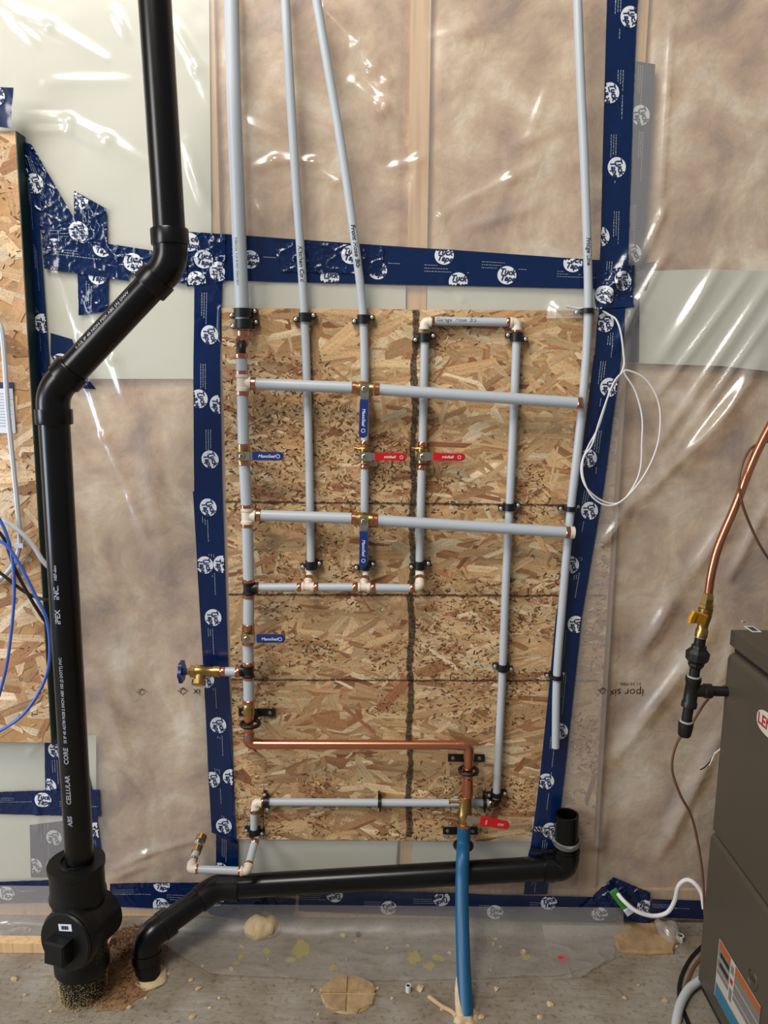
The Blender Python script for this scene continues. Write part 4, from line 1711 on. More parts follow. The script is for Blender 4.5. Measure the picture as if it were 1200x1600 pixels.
# main shutoff
mv = thing('shutoff_valve', 'brass main valve with red lever above the blue pipe', 'valve', W(728, 1275, DM))
MB().lathe(W(726, 1290, DM), EZ, [(0, .010), (0, .0135), (0.012, .0135), (0.014, .0155), (0.030, .0155), (0.032, .0140), (0.065, .0135), (0.069, .0125), (0.069, .010)], 18).build('body', M['brass'], mv)
hv = W(733, 1278, DM)
MB().lathe(hv, OUT, [(0, .007), (0.021, .007), (0.021, .005), (.024, .005)], 8).build('stem_housing', M['nickel'], mv)
hd = (W(803, 1291, DM + .022) - W(735, 1279, DM + .022)).normalized()
sd_ = OUT.cross(hd)
hb_ = W(735, 1279, DM + .022)
MB().prism([(-.008, -.007), (.030, -.007), (.030, .008), (-.008, .007)], hb_, hd, sd_, OUT, .0022).build('handle_plate', M['nickel'], mv, smooth=False)
g = MB().prism([(.020, -.0105), (.062, -.0098), (.082, -.0075), (.084, .000), (.080, .0085), (.020, .0105)], hb_ - OUT * .002, hd, sd_, OUT, .006, .0014).build('grip', M['red_handle'], mv, angle=30)
text_flat('ON', .0065, hb_ + OUT * .0043 + hd * .034, sd_, -hd, 'lettering', M['white_print'], g)
text_flat('OFF', .0075, hb_ + OUT * .0043 + hd * .064, hd, sd_, 'lettering', M['white_print'], g, shear=.2)
ring(W(725, 1288, DM), EZ, .0135, mv, 0.008, 'copper_ring', 'collar')
MB().lathe(W(710, 1253, DM), -EX, [(-.02, .003), (.008, .003), (.008, .0045), (.012, .0045)], 10).build('drain_cap', M['brass'], mv)

# blue service pipe
bp_ = spline([W(725, 1290, DM), W(724, 1318, .063), W(723, 1342, .094), W(722, 1375, .114), W(722, 1430, .155), W(724, 1500, .212), W(728, 1588, .276)], 8)
bo = MB().tube(bp_, 0.0143, 20).build('service_pipe', M['bluepipe'], None)
tag(bo, 'blue plastic water service pipe curving up out of the concrete floor', 'pipe')
fo = MB().tube([W(717, 1528, .228), W(717, 1545, .243), W(718, 1565, .259), W(721, 1590, .280)], [.006, .0085, .0095, .0105], 10).build('foam_smear', M['foam'], bo)
fo['label'] = 'tan foam smear on the pipe'


# bell hangers (black brackets with rings)
def hanger(label, px, py, plate_l, plate_r, plate_y, ring_px, ring_py, rd):
    t = thing('pipe_hanger', label, 'bracket', W(px, py, BFF), 'black bell hangers')
    a, b = W(plate_l, plate_y, BFF + .002), W(plate_r, plate_y, BFF + .002)
    c = (a + b) / 2
    MB().box(c, EX, EY, EZ, (b - a).length / 2, .0018, .0082).build('plate', M['blackp'], t, smooth=False)
    rc = W(ring_px, ring_py, DM)
    MB().tube(fillet([c + OUT * .002, Vector((c.x, -(BFF + .018), c.z - .004)), Vector((rc.x, -(DM - rd - .001), rc.z))], .01, 5), .006, 12).build('arm', M['blackp'], t)
    MB().torus(rc, EZ, rd, .0042, 28, 10).build('split_ring', M['blackp'], t)
    for s in (-1, 1):
        MB().lathe(c + EX * (s * (b - a).length * .36) + OUT * .0018, OUT, [(0, .0045), (.002, .004), (.003, .002)], 12).build('screw', M['steel'], t)
    return t


hanger('black hanger bracket holding the copper pipe at lower left', 400, 1113, 373, 430, 1113, 391, 1131, .0185)
hanger('black hanger bracket under the right copper elbow', 728, 1183, 700, 757, 1184, 732, 1204, .0185)
hanger('black hanger bracket holding the top of the blue pipe', 718, 1298, 692, 746, 1298, 724, 1321, .0185)

# --- hose tap
c0 = W(375, 1048, DM)
hx = thing('hose_tap', 'brass hose tap with dark blue handwheel left of the column', 'tap', W(312, 1050, DM))
y_ = lambda px, py=1049.5: W(px, py, DM)
stub = MB().tube([y_(376), y_(345)], R12 * 1.15, 18).build('stub_pipe', M['pex'], hx)
ring(y_(372), EX, R12 * 1.2, stub, 0.011)
ring(y_(348), EX, R12 * 1.15, stub, 0.012)
MB().lathe(y_(344), -EX, [(0, .009), (0, .0120), (.006, .0125), (.013, .0125), (.014, .0105), (.030, .0112), (.033, .0135), (.050, .0135), (.054, .009)], 16).build('body', M['brass'], hx)
MB().lathe(y_(306), -EX, [(0, .010), (0, .0135), (.010, .0135), (.012, .008), (.017, .008)], 6).build('packing_nut', M['brass'], hx, smooth=False)
MB().tube([y_(298), y_(283)], .0035, 10).build('stem', M['brass'], hx)
sp0 = y_(313)
MB().tube([sp0, W(311, 1066, DM + .012)], [.0115, .0105], 16).build('spout', M['brass'], hx)
sd2 = (W(311, 1066, DM + .012) - sp0).normalized()
MB().lathe(W(311, 1063, DM + .010), sd2, [(0, .010), (0, .0145), (.009, .0145), (.011, .012)], 18).build('hose_thread', M['brass'], hx)
hwc = y_(284)
hwm = MB()
nn = 40
vs_ = []
for (xo, k) in ((-.0035, .9), (-.0035, 1.0), (.0035, 1.0), (.0035, .9)):
    for i in range(nn):
        a = 2 * math.pi * i / nn
        rr = (.0222 + .0018 * math.cos(6 * a)) * k
        vs_.append(hwc + Vector((xo, math.cos(a) * rr, math.sin(a) * rr)))
hwm.add(vs_, [(q * nn + i, q * nn + (i + 1) % nn, (q + 1) * nn + (i + 1) % nn, (q + 1) * nn + i) for q in range(3) for i in range(nn)] + [tuple(range(nn)), tuple(range(4 * nn - 1, 3 * nn - 1, -1))])
hw = hwm.build('handwheel', M['blue_handle'], hx)
MB().lathe(hwc + EX * .002, EX, [(0, .008), (.008, .007), (.010, .005)], 12).build('hub', M['blue_handle'], hw)

# ------------------------------------------------------------------ black drain stack
DA = 0.225
RA = 0.0262
st = thing('drain_stack', 'tall black drain pipe with two bends at the left', 'drain pipe', W(123, 1350, DA))
top = W(238, -60, DA)
k1 = W(268, 412, DA)
k2 = W(82, 612, DA)
bot = W(125, 1352, DA)
dA, dB, dC = (k1 - top).normalized(), (k2 - k1).normalized(), (bot - k2).normalized()
MB().tube([top, k1 - dA * .02], RA, 28).build('upper_pipe', M['abs'], st)
mid = MB().tube([k1 + dB * .02, k2 - dB * .02], RA, 28).build('slanted_pipe', M['abs'], st)
low = MB().tube([k2 + dC * .02, bot], RA, 28).build('lower_pipe', M['abs'], st)
for (kk, u, w) in ((k1, -dA, dB), (k2, -dB, dC)):
    e = MB().tube(fillet([kk + u * .050, kk, kk + w * .050], .04, 10), RA * 1.07, 28).build('elbow', M['abs'], st)
    for q in (u, w):
        MB().lathe(kk + q * .030, q, [(0, RA), (0, RA * 1.2), (.024, RA * 1.2), (.026, RA * 1.16), (.026, RA)], 28).build('socket', M['abs'], e)


def on_axis(o, p, dirv, s, size, along, nrm, par):
    text_tube(s, size, o + dirv * along, dirv, nrm, RA * 1.012, 'lettering', M['grey_print'], par, off=size * .03)


up_c = -dC
nL = OUT + Vector((-.10, 0, 0))
base_low = bot
Ltot = (k2 - bot).length


def py_to_along(py):
    """distance up the lower pipe of photo row py"""
    best, bt = 1e9, 0
    for i in range(400):
        tt = Ltot * i / 400
        p = base_low + up_c * tt
        v = ROT.transposed() @ (p - CAM)
        yy = 800 - FPX * v.y / -v.z
        if abs(yy - py) < best:
            best, bt = abs(yy - py), tt
    return bt


for s, py, sz in (('ABS', 1272, .0125), ('CELLULAR', 1224, .0125), ('CORE', 1172, .0125), ('SS IP 40 ASTM F628', 1128, .0075), ('2 INCH ABS 102 (2 DOTT) PVC', 1060, .0075), ('IPEX', 958, .0135), ('INC.', 920, .0135), ('NSF-dwv', 890, .0075)):
    on_axis(base_low, None, up_c, s, sz, py_to_along(py), nL, low)
upB = -dB
nB = OUT + Vector((-.35, 0, .5))
for s, al, sz in (('CORE', .265, .014), ('1-1/2 IP 40 NON PSIX ABS (A) DWV', .155, .0085)):
    text_tube(s, sz, k2 + upB * al, upB, nB, RA * 1.012, 'lettering', M['grey_print'], mid, off=sz * .02)

# cleanout tee at its foot
ct = thing('cleanout_tee', 'bulky black cleanout tee with square plug at the stack foot', 'drain fitting', F(128, 1545))
hubc = W(119, 1346, DA)
foot = Vector((F(137, 1540).x, hubc.y, 0.0))
axd = (foot - hubc).normalized()
LH = (foot - hubc).length
k = mpp(hubc)
RH = 43 * k
MB().lathe(hubc, axd, [(0.0, RH * .86), (0.0, RH), (.010, RH), (.012, RH * .95), (.058, RH * .95), (.066, RH * 1.0), (.072, RH * 1.0), (.080, RH * .92), (.20, RH * .92), (.205, RH * .98), (.225, RH * .98), (.23, RH * .84), (LH, RH * .82)], 40).build('body', M['absd'], ct)
MB().lathe(hubc - axd * .001, axd, [(0.004, RA * 1.02), (-.004, RA * 1.06), (-.004, RA * 1.2), (.004, RA * 1.25)], 32, caps=False).build('bushing_ring', M['absd'], ct)
bf = MB().lathe(hubc + axd * .008, axd, [(0, RA * 1.0), (0, RH * .87), (.004, RH * .87)], 36, caps=False)
bf.build('bushing_floor', M['absd'], ct)
for i in range(8):
    a = 2 * math.pi * i / 8 + .3
    e = Vector((math.cos(a), math.sin(a), 0))
    MB().box(hubc + e * ((RA * 1.2 + RH * .87) / 2) + axd * .005, e, Vector((-e.y, e.x, 0)), EZ, (RH * .87 - RA * 1.2) / 2, .0015, .005).build('web', M['absd'], ct, smooth=False)
pc = W(104, 1470, DA + .062)
pd = Vector((-0.28, -0.93, 0.10)).normalized()
RP = 50 * mpp(pc)
bc = pc - pd * .10
MB().lathe(bc, pd, [(0, RP * .84), (.055, RP * .86), (.07, RP * .97), (.095, RP * .98), (.10, RP * .94)], 40).build('branch_hub', M['absd'], ct)
pl = MB().lathe(pc, pd, [(-.004, RP * .92), (.003, RP * .92), (.006, RP * .88), (.006, RP * .6)], 40).build('plug', M['absd'], ct)
rx = pd.cross(EZ).normalized() * -1
uz = pd.cross(rx).normalized() * -1
if uz.z < 0:
    uz = -uz
nb = pc + pd * .006 - uz * .008 - rx * .002
sq = .0215
MB().prism([(-sq, -sq), (sq, -sq), (sq, sq), (-sq, sq)], nb, rx, uz, pd, .028, .004).build('square_nut', M['absd'], pl, smooth=False)
stc = pc + pd * .0066 + uz * (RP * .50) + rx * .002
ru = (rx * math.cos(.18) + uz * math.sin(.18))
rv = (uz * math.cos(.18) - rx * math.sin(.18))
sk = MB().box(stc, ru, rv, pd, .0145, .0065, .0003).build('sticker', M['paper'], pl, smooth=False)
sb = MB()
for i in range(9):
    sb.box(stc + ru * (-.008 + i * .0018) + pd * .0005, ru, rv, pd, .0004 + .0003 * (i % 3), .0035, .0001)
sb.build('barcode', M['black_ink'], sk, smooth=False)

# sawdust around the cleanout foot
def flecks(name, label, pts, m, size, seed, parent=None):
    R = random.Random(seed)
    mb = MB()
    for p in pts:
        a = R.uniform(0, 6.28)
        s = R.uniform(.5, 1.4) * size
        n = Vector((R.uniform(-.6, .6), R.uniform(-.6, .6), 1)).normalized()
        u = n.orthogonal().normalized()
        v = n.cross(u)
        e = u * math.cos(a) + v * math.sin(a)
        g_ = n.cross(e)
        mb.add([p + e * s, p - e * s * .8 + g_ * s * .4, p - e * s * .5 - g_ * s * .5, p + n * s * .4], [(0, 1, 2), (0, 3, 1), (1, 3, 2), (2, 3, 0)])
    o = mb.build(name, m, parent, smooth=False)
    tag(o, label, 'debris' if parent is None else None, kind='stuff')
    return o


R = random.Random(4)
pts = []
for i in range(2600):
    a = R.uniform(0, 6.28)
    t_ = R.random() ** 1.5
    rr = RH * .86 + t_ * .05
    p = Vector((foot.x + math.cos(a) * rr, foot.y + math.sin(a) * rr, .002 + .004 * (1 - t_)))
    pts.append(p)
for i in range(5200):
    a = R.uniform(0, 6.28)
    z = (R.random() ** 1.6) * .13
    tt = LH - z
    rr = RH * (.82 + .10 * min(1, z / .12)) + .0006
    c = hubc + axd * tt
    pts.append(Vector((c.x + math.cos(a) * rr, c.y + math.sin(a) * rr, c.z)))
flecks('sawdust', 'pale sawdust dusting the foot of the black cleanout tee', pts, M['dust'], .0013, 1)
# rough dug-out edge right of the cleanout
hm = MB()
n_a = 40
vs_ = []
for j in range(7):
    for i in range(n_a):
        a = 2 * math.pi * i / n_a
        rj = j / 6
        x = foot.x + .055 + math.cos(a) * .075 * rj * (1 + .25 * rnd.random())
        y = foot.y + .075 + math.sin(a) * .11 * rj * (1 + .25 * rnd.random())
        vs_.append(Vector((x, y, .001 + .022 * (1 - rj) ** 1.1 + .010 * rnd.random() * (1 - rj))))
hm.add(vs_, [(j * n_a + i, j * n_a + (i + 1) % n_a, (j + 1) * n_a + (i + 1) % n_a, (j + 1) * n_a + i) for j in range(6) for i in range(n_a)])
ho = hm.build('dirt_mound', M['dirt'], None, smooth=True)
tag(ho, 'brown mound of dust and chips between cleanout tee and elbow pipe', 'dirt')

R = random.Random(14)
pts = []
for i in range(900):
    a = R.uniform(0, 6.28)
    t_ = R.random() ** .6
    pts.append(Vector((foot.x + .055 + math.cos(a) * .082 * t_, foot.y + .075 + math.sin(a) * .115 * t_, .004 + .027 * (1 - t_) + R.uniform(0, .004))))
flecks('chip_litter', 'loose brown chips covering the dirt mound', pts, M['dirt'], .0042, 2)
# ------------------------------------------------------------------ horizontal drain
DD = 0.057
RD = 0.0250
hdn = thing('drain_pipe', 'black horizontal drain pipe below the board with elbow ends', 'drain pipe', W(600, 1372, DD))
hl_ = W(338, 1386, DD)
hr_ = W(884, 1356, DD)
tp_ = W(886, 1272, DD)
l1 = W(228, 1466, .168)
l2 = F(232, 1528)
MB().tube([hl_ + EX * .02, hr_ - EX * .03], RD, 26).build('horizontal_pipe', M['abs'], hdn)
MB().tube([hl_ + (l1 - hl_).normalized() * .02, l1 - (l1 - hl_).normalized() * .02], RD, 26).build('slanted_pipe', M['abs'], hdn)
e = MB().tube(fillet([hl_ + (hr_ - hl_).normalized() * .045, hl_, hl_ + (l1 - hl_).normalized() * .045], .035, 9), RD * 1.1, 26).build('left_elbow', M['absd'], hdn)
MB().lathe(hl_ + EX * .03, EX, [(0, RD), (0, RD * 1.16), (.02, RD * 1.16), (.02, RD)], 26).build('socket', M['absd'], e)
dl = Vector((l2.x - l1.x, l2.y - l1.y, l2.z - l1.z)).normalized()
ul = (hl_ - l1).normalized()
e = MB().tube(fillet([l1 + ul * .055, l1, l1 + dl * .045], .05, 10), RD * 1.12, 26).build('floor_elbow', M['abs'], hdn)
MB().lathe(l1 + dl * .028, dl, [(0, RD), (0, RD * 1.2), (.018, RD * 1.2), (.018, RD)], 26).build('socket', M['abs'], e)
MB().lathe(l1 + ul * .035, ul, [(0, RD), (0, RD * 1.2), (.022, RD * 1.2), (.022, RD)], 26).build('socket', M['abs'], e)
MB().tube([l1 + dl * .02, l2 + dl * .004], RD, 26).build('floor_stub', M['absd'], hdn)
du = (tp_ - hr_).normalized()
e = MB().tube(fillet([hr_ - EX * .05, hr_, hr_ + du * .05], .045, 10), RD * 1.1, 26).build('right_elbow', M['abs'], hdn)
MB().lathe(hr_ - EX * .048, EX, [(0, RD), (0, RD * 1.2), (.02, RD * 1.2), (.02, RD)], 26).build('socket', M['abs'], e)
MB().lathe(hr_ + du * .026, du, [(0, RD), (0, RD * 1.16), (.018, RD * 1.16), (.018, RD)], 26).build('socket', M['abs'], e)
riser_mb = MB().lathe(hr_ + du * .03, du, [(0, RD), ((tp_ - hr_).length - .03, RD), ((tp_ - hr_).length - .03, RD * .84), (0.01, RD * .84)], 26, caps=False)
riser_mb.build('open_riser', M['abs'], hdn)

# perforated metal strap
sp = thing('hanger_strap', 'perforated metal strap around the open black riser', 'strap', W(842, 1296, .03))
stp = [W(832, 1296, BFF + .006), W(846, 1297, .045), W(862, 1294, .075), W(868, 1305, .108)] + [None]
cR = hr_ + du * ((tp_ - hr_).length * .52)
arc = []
for i in range(9):
    a = math.radians(200 - i * 25)
    arc.append(cR + Vector((math.cos(a) * (RD + .002), -abs(math.sin(math.radians(200 - i * 25))) * (RD + .002) if i else 0, -.004 * math.sin(math.radians(i * 22)))))
stp = [W(832, 1296, BFF + .008), W(848, 1297, .050)] + arc
path = spline(stp, 6)
for i in range(0, len(path) - 2, 2):
    p = path[i]
    t_ = (path[min(i + 2, len(path) - 1)] - path[max(i - 1, 0)]).normalized()
    nrm = t_.cross(EZ).normalized()
    MB().torus(p, nrm, .0052, .0016, 12, 6).build('strap_link', M['steel'], sp)
MB().lathe(W(832, 1296, BFF + .006), OUT, [(0, .006), (.003, .006), (.005, .003)], 10).build('screw', M['steel'], sp)

# ------------------------------------------------------------------ gas line
DG = 0.225
gp = spline([W(1262, 570, DG), W(1222, 632, DG), W(1180, 712, DG), W(1150, 788, DG), (W(1124, 850, DG)), W(1112, 895, DG), W(1107, 928, DG)], 10)
go = MB().tube(gp, 6.5 * mpp(gp[-1]), 18).build('gas_tube', M['copper'], None)
tag(go, 'bent copper gas tube coming down at the right edge', 'gas tube')
gl_ = thing('gas_pipe', 'black iron gas pipe with tee, union and drip cap', 'gas pipe', W(1070, 1148, DG))
ga = (W(1107, 928, DG) - W(1070, 1145, DG)).normalized()
kk = mpp(W(1090, 1040, DG))


def gpt(py):
    return W(np.interp(py, [928, 1000, 1075, 1148], [1107, 1094, 1081, 1069]), py, DG)


def glathe(name, y0, y1, prof, m, n=18, par=None, smooth=True):
    a, b = gpt(y1), gpt(y0)
    L = (b - a).length
    return MB().lathe(a, b - a, [(t * L, r * kk) for t, r in prof], n).build(name, M[m], par or gl_, smooth=smooth)


gv = thing('gas_valve', 'brass gas valve with yellow lever on the black pipe', 'valve', gpt(965))
glathe('flare_nut', 926, 944, [(0, 8), (0, 10), (.5, 10), (.9, 8), (1, 7)], 'brass', 6, gv, False)
glathe('nut_collar', 942, 952, [(0, 9), (.3, 11.5), (.8, 11.5), (1, 8)], 'brass', 6, gv, False)
glathe('body', 950, 995, [(0, 8), (0, 9.5), (.25, 9.5), (.3, 8), (.45, 8.5), (.7, 10.5), (1, 11)], 'brass', 16, gv)
hb2 = W(1098, 968, DG + .012)
hdv = (W(1072, 962, DG + .03) - hb2).normalized()
sdv = OUT.cross(hdv).normalized()
y1_ = MB().prism([(-.006, -.010), (.012, -.012), (.034, -.013), (.036, 0), (.034, .011), (.012, .008), (-.006, .008)], hb2, hdv, sdv, OUT, .008, .002).build('lever', M['yellow_handle'], gv, angle=30)
text_flat('GAS', .008, hb2 + hdv * .022 + OUT * .0084, sdv, -hdv, 'lettering', M['black_ink'], y1_)
glathe('upper_nipple', 993, 1012, [(0, 8.5), (1, 8.5)], 'iron')
glathe('thread_sealant', 991, 996, [(0, 8.9), (1, 8.9)], 'thread')
glathe('union_top', 1008, 1022, [(0, 11), (.2, 12), (1, 11)], 'iron', 8, None, False)
glathe('union_nut', 1014, 1036, [(0, 12), (.25, 17), (.75, 18), (1, 13)], 'iron', 8, None, False)
glathe('union_tail', 1034, 1044, [(0, 9), (.5, 12), (1, 12)], 'iron', 8, None, False)
glathe('nipple', 1040, 1064, [(0, 8), (1, 8)], 'iron')
glathe('tee_body', 1058, 1104, [(0, 10), (0, 12), (.15, 12), (.2, 10.5), (.8, 10.5), (.85, 12), (1, 12), (1, 10)], 'iron')
glathe('thread_sealant', 1056, 1060, [(0, 10), (1, 10)], 'thread')
XF_pt = W(1130, 1200, 0.205)
XF = XF_pt.x
b0 = gpt(1079)
b1 = Vector((XF + .01, b0.y - .002, W(1140, 1080, DG).z))
bd_ = (b1 - b0).normalized()
MB().lathe(b0, bd_, [(0, .0115), (.022, .0115), (.023, .0135), (.036, .0135), (.036, .011)], 18).build('tee_branch', M['iron'], gl_)
MB().tube([b0 + bd_ * .03, b1], 8 * kk, 16).build('branch_nipple', M['iron'], gl_)
MB().lathe(b1 - bd_ * .016, bd_, [(0, .009), (0, .013), (.006, .014), (.006, .009)], 18).build('grommet', M['blackp'], gl_)
glathe('drip_nipple', 1098, 1134, [(0, 8), (1, 8)], 'iron')
glathe('thread_sealant', 1100, 1104, [(0, 10), (1, 10)], 'thread')
glathe('drip_cap', 1128, 1150, [(0, 8.5), (.1, 10), (.7, 11.5), (1, 11.5), (1, 9)], 'iron')
glathe('thread_sealant', 1126, 1130, [(0, 10.4), (1, 10.4)], 'thread')

# thin brown wires
def wire(name, label, pts, r, m, cat='wire', group=None, n=8, per=10):
    o = MB().tube(spline(pts, per), r, n).build(name, M[m], None)
    return tag(o, label, cat, group)


wire('brown_wire', 'thin brown tube crossing the copper gas tube at the right edge', [W(1240, 690, .2), W(1200, 690, .21), W(1172, 702, .22), W(1156, 740, .243), W(1158, 780, .243), W(1172, 820, .23), W(1192, 860, .22), W(1225, 905, .2)], .0024, 'browncable')
wire('brown_wire', 'thin brown wire looping from the gas tee down behind the furnace', [W(1150, 1062, .175), W(1120, 1080, .17), W(1100, 1100, .17), W(1078, 1135, .17), W(1058, 1160, .17), W(1050, 1200, .17), W(1062, 1240, .17), W(1080, 1275, .165), W(1091, 1320, .16), W(1098, 1370, .16), W(1101, 1430, .165)], .0026, 'browncable')
tw = thing('thermostat_wire', 'short stripped black and white wire pair at the furnace side', 'wire', W(1128, 1165, .2))
MB().tube([W(1133, 1160, .205), W(1124, 1172, .215), W(1116, 1178, .22)], .0016, 8).build('sheath', M['whitewire'], tw)
MB().tube([W(1116, 1178, .22), W(1112, 1188, .225), W(1108, 1196, .225)], .0012, 8).build('white_conductor', M['whitewire'], tw)
MB().tube([W(1116, 1178, .22), W(1108, 1192, .225), W(1101, 1199, .225), W(1094, 1203, .225)], .0012, 8).build('black_conductor', M['blackcable'], tw)
MB().lathe(W(1130, 1156, .207), Vector((-.5, -.8, .2)), [(0, .003), (.004, .004), (.006, .003)], 10).build('bushing', M['cream'], tw)

# coil of white low-voltage wire
cwl = wire('bell_wire', 'thin white wire coiled in loops beside the upper right tape', [
    W(885, 478, .03), W(905, 482, .03), W(932, 482, .036), W(952, 492, .04), W(963, 500, .045), W(970, 520, .05), W(974, 550, .05), W(975, 570, .05), W(968, 588, .055), W(953, 612, .055),
    W(944, 640, .05), W(934, 670, .05), W(918, 700, .05), W(908, 730, .05), W(915, 760, .055), W(940, 782, .055), W(966, 786, .055), W(985, 768, .055), W(1000, 735, .055), W(1003, 690, .055),
    W(1003, 650, .055), W(992, 610, .055), W(975, 582, .058), W(985, 580, .058), W(1008, 592, .058), W(1026, 620, .058), W(1032, 655, .058), W(1026, 700, .058), W(1005, 745, .058), W(975, 780, .06), W(950, 790, .06),
    W(925, 776, .06), W(911, 745, .058), W(912, 715, .058), W(925, 695, .058), W(936, 660, .058), W(948, 625, .058), W(960, 596, .06), W(972, 582, .06)], .0018, 'whitewire')

# NM cable at the wall base and other floor cables
wire('white_cable', 'white flat electrical cable looping at the wall base by the furnace', [W(962, 1392, .04), W(975, 1408, .06), W(995, 1424, .075), W(1020, 1431, .08), W(1042, 1426, .085), W(1054, 1408, .09), W(1060, 1385, .095), W(1072, 1375, .1), W(1085, 1380, .11), W(1096, 1396, .12), W(1100, 1420, .13)], .0046, 'whitewire', 'cable')
gw = MB()
gw.box(W(968, 1405, .045), (EX * .6 - EZ * .8).normalized(), EY, (EX * .8 + EZ * .6).normalized(), .026, .003, .009)
gwo = gw.build('cable_tag', M['greenpl'], None, smooth=False)
tag(gwo, 'green plastic tag on the white cable end', 'tag')
MB().box(W(982, 1424, .052), (EX * .6 - EZ * .8).normalized(), EY, (EX * .8 + EZ * .6).normalized(), .007, .003, .008).build('white_patch', M['paper'], gwo, smooth=False)
wire('black_hose', 'dark hose curving over the floor beside the furnace', [F(1098, 1478), F(1078, 1500), F(1064, 1530), F(1062, 1560), F(1072, 1590), F(1088, 1630)], .0045, 'blackcable', 'hose')
wire('black_hose', 'second dark hose hugging the furnace bottom', [F(1096, 1496), F(1084, 1512), F(1074, 1535), F(1068, 1556)], .004, 'browncable', 'hose')
wire('drain_hose', 'white plastic drain hose emerging beside the furnace foot', [F(1094, 1532, .012), F(1076, 1546, .012), F(1062, 1572, .012), F(1055, 1610, .012), F(1053, 1650, .012)], .0085, 'greycable', 'hose', None, 14)

# ------------------------------------------------------------------ cables on the left panel
wire('grey_cable', 'pale grey electrical cable hanging down the chipboard panel', [W(-8, 490, .055), W(2, 515, .06), W(7, 560, .062), W(12, 640, .066), W(20, 720, .066), W(27, 790, .064), W(31, 845, .062), W(22, 880, .06), W(0, 905, .06), W(-20, 912, .06)], .0052, 'greycable', 'cable')
wire('grey_cable', 'pale grey cable bending right across the black stack', [W(-20, 805, .075), W(8, 815, .075), W(30, 830, .075), W(50, 850, .07), (W(70, 880, .065)), W(95, 900, .05), W(118, 910, .03)], .0048, 'greycable', 'cable')
cc = thing('cable_clip', 'small white clip holding the grey cable', 'clip', W(31, 852, .06))
MB().box(W(31, 852, .062), EX, EY, EZ, .009, .006, .0045).build('saddle', M['paper'], cc, smooth=False)
MB().lathe(W(39, 852, .066), OUT, [(0, .0025), (.003, .0025)], 10).build('nail', M['steel'], cc)
BC = [('blue data cable dropping straight along the left edge', [W(-10, 795, .09), W(8, 830, .09), W(19, 872, .09), W(22, 930, .09), W(16, 1000, .09), W(8, 1050, .09), W(-8, 1110, .09)], 'bluecable'),
      ('blue data cable making the wide loop beside the stack', [W(-20, 840, .1), W(10, 852, .1), W(35, 890, .1), W(55, 930, .1), W(72, 965, .1), W(78, 1010, .1), W(74, 1050, .1), W(56, 1090, .1), W(30, 1122, .1), W(-5, 1145, .1)], 'bluecable'),
      ('black cable slanting down through the blue loop', [W(-20, 815, .085), W(5, 840, .085), W(22, 885, .085), W(42, 925, .085), W(60, 955, .085), W(74, 975, .08), W(90, 990, .06)], 'blackcable'),
      ('lower black cable running right behind the stack', [W(-20, 885, .08), W(0, 895, .08), W(25, 915, .08), W(48, 930, .08), W(75, 938, .08), W(110, 942, .06)], 'blackcable')]
for lb, p_, m_ in BC:
    wire('data_cable', lb, p_, .0034, m_, 'cable', 'loose cables at the left panel')

# ------------------------------------------------------------------ furnace
fc = thing('furnace', 'grey brown metal furnace cabinet at the right edge', 'furnace', (XF, -0.2, 0))
FY1 = -0.205
FY0 = -0.205 - 0.56
ftop = SX(1146, 978, XF)
FH = W(1148, 985, .205).z
FZ0 = 0.004
MB().box((XF + .26, (FY0 + FY1) / 2, (FZ0 + FH - .002) / 2), EX, EY, EZ, .255, (FY1 - FY0) / 2, (FH - .002 - FZ0) / 2).build('cabinet', M['furnace'], fc, smooth=False)
fm = MB()
lidh = .028
fm.box((XF + .255, (FY0 + FY1) / 2, FH - lidh / 2), EX, EY, EZ, .262, (FY1 - FY0) / 2 + .003, lidh / 2)
fm.build('top_rim', M['furnace'], fc, smooth=False)


def doorpanel(z0, z1, y0, y1, rnd_top=True, th=.016):
    """rounded sheet-metal door standing proud of the face"""
    prof = []
    n = 6
    r = .013
    prof.append((0.0, z0))
    prof.append((-th, z0 + .002))
    for k in range(n + 1):
        a = math.pi / 2 * k / n
        prof.append((-th + r - r * math.cos(a), z1 - r + r * math.sin(a)))
    prof.append((0.004, z1))
    mb = MB()
    vs_ = []
    for y in (y0, y1):
        vs_ += [Vector((XF + a, y, z)) for a, z in prof]
    m_ = len(prof)
    mb.add(vs_, [(i, (i + 1) % m_, m_ + (i + 1) % m_, m_ + i) for i in range(m_)] + [tuple(range(m_)), tuple(range(2 * m_ - 1, m_ - 1, -1))])
    return mb


zsplit = SX(1128, 1302, XF).z
ud = doorpanel(zsplit + .004, FH - lidh - .010, FY0 + .01, FY1 - .014).build('upper_door', M['furnace'], fc, angle=30)
ldr = doorpanel(.03, zsplit - .004, FY0 + .01, FY1 - .008).build('lower_door', M['furnace'], fc, angle=30)
MB().box((XF - .002, (FY0 + FY1) / 2, .016), EX, EY, EZ, .003, (FY1 - FY0) / 2 - .005, .012).build('toe_rail', M['furnace_dark'], fc, smooth=False)
MB().box((XF - .001, (FY0 + FY1) / 2, FH - lidh - .006), EX, EY, EZ, .002, (FY1 - FY0) / 2 - .01, .005).build('shadow_gap', M['furnace_dark'], fc, smooth=False)
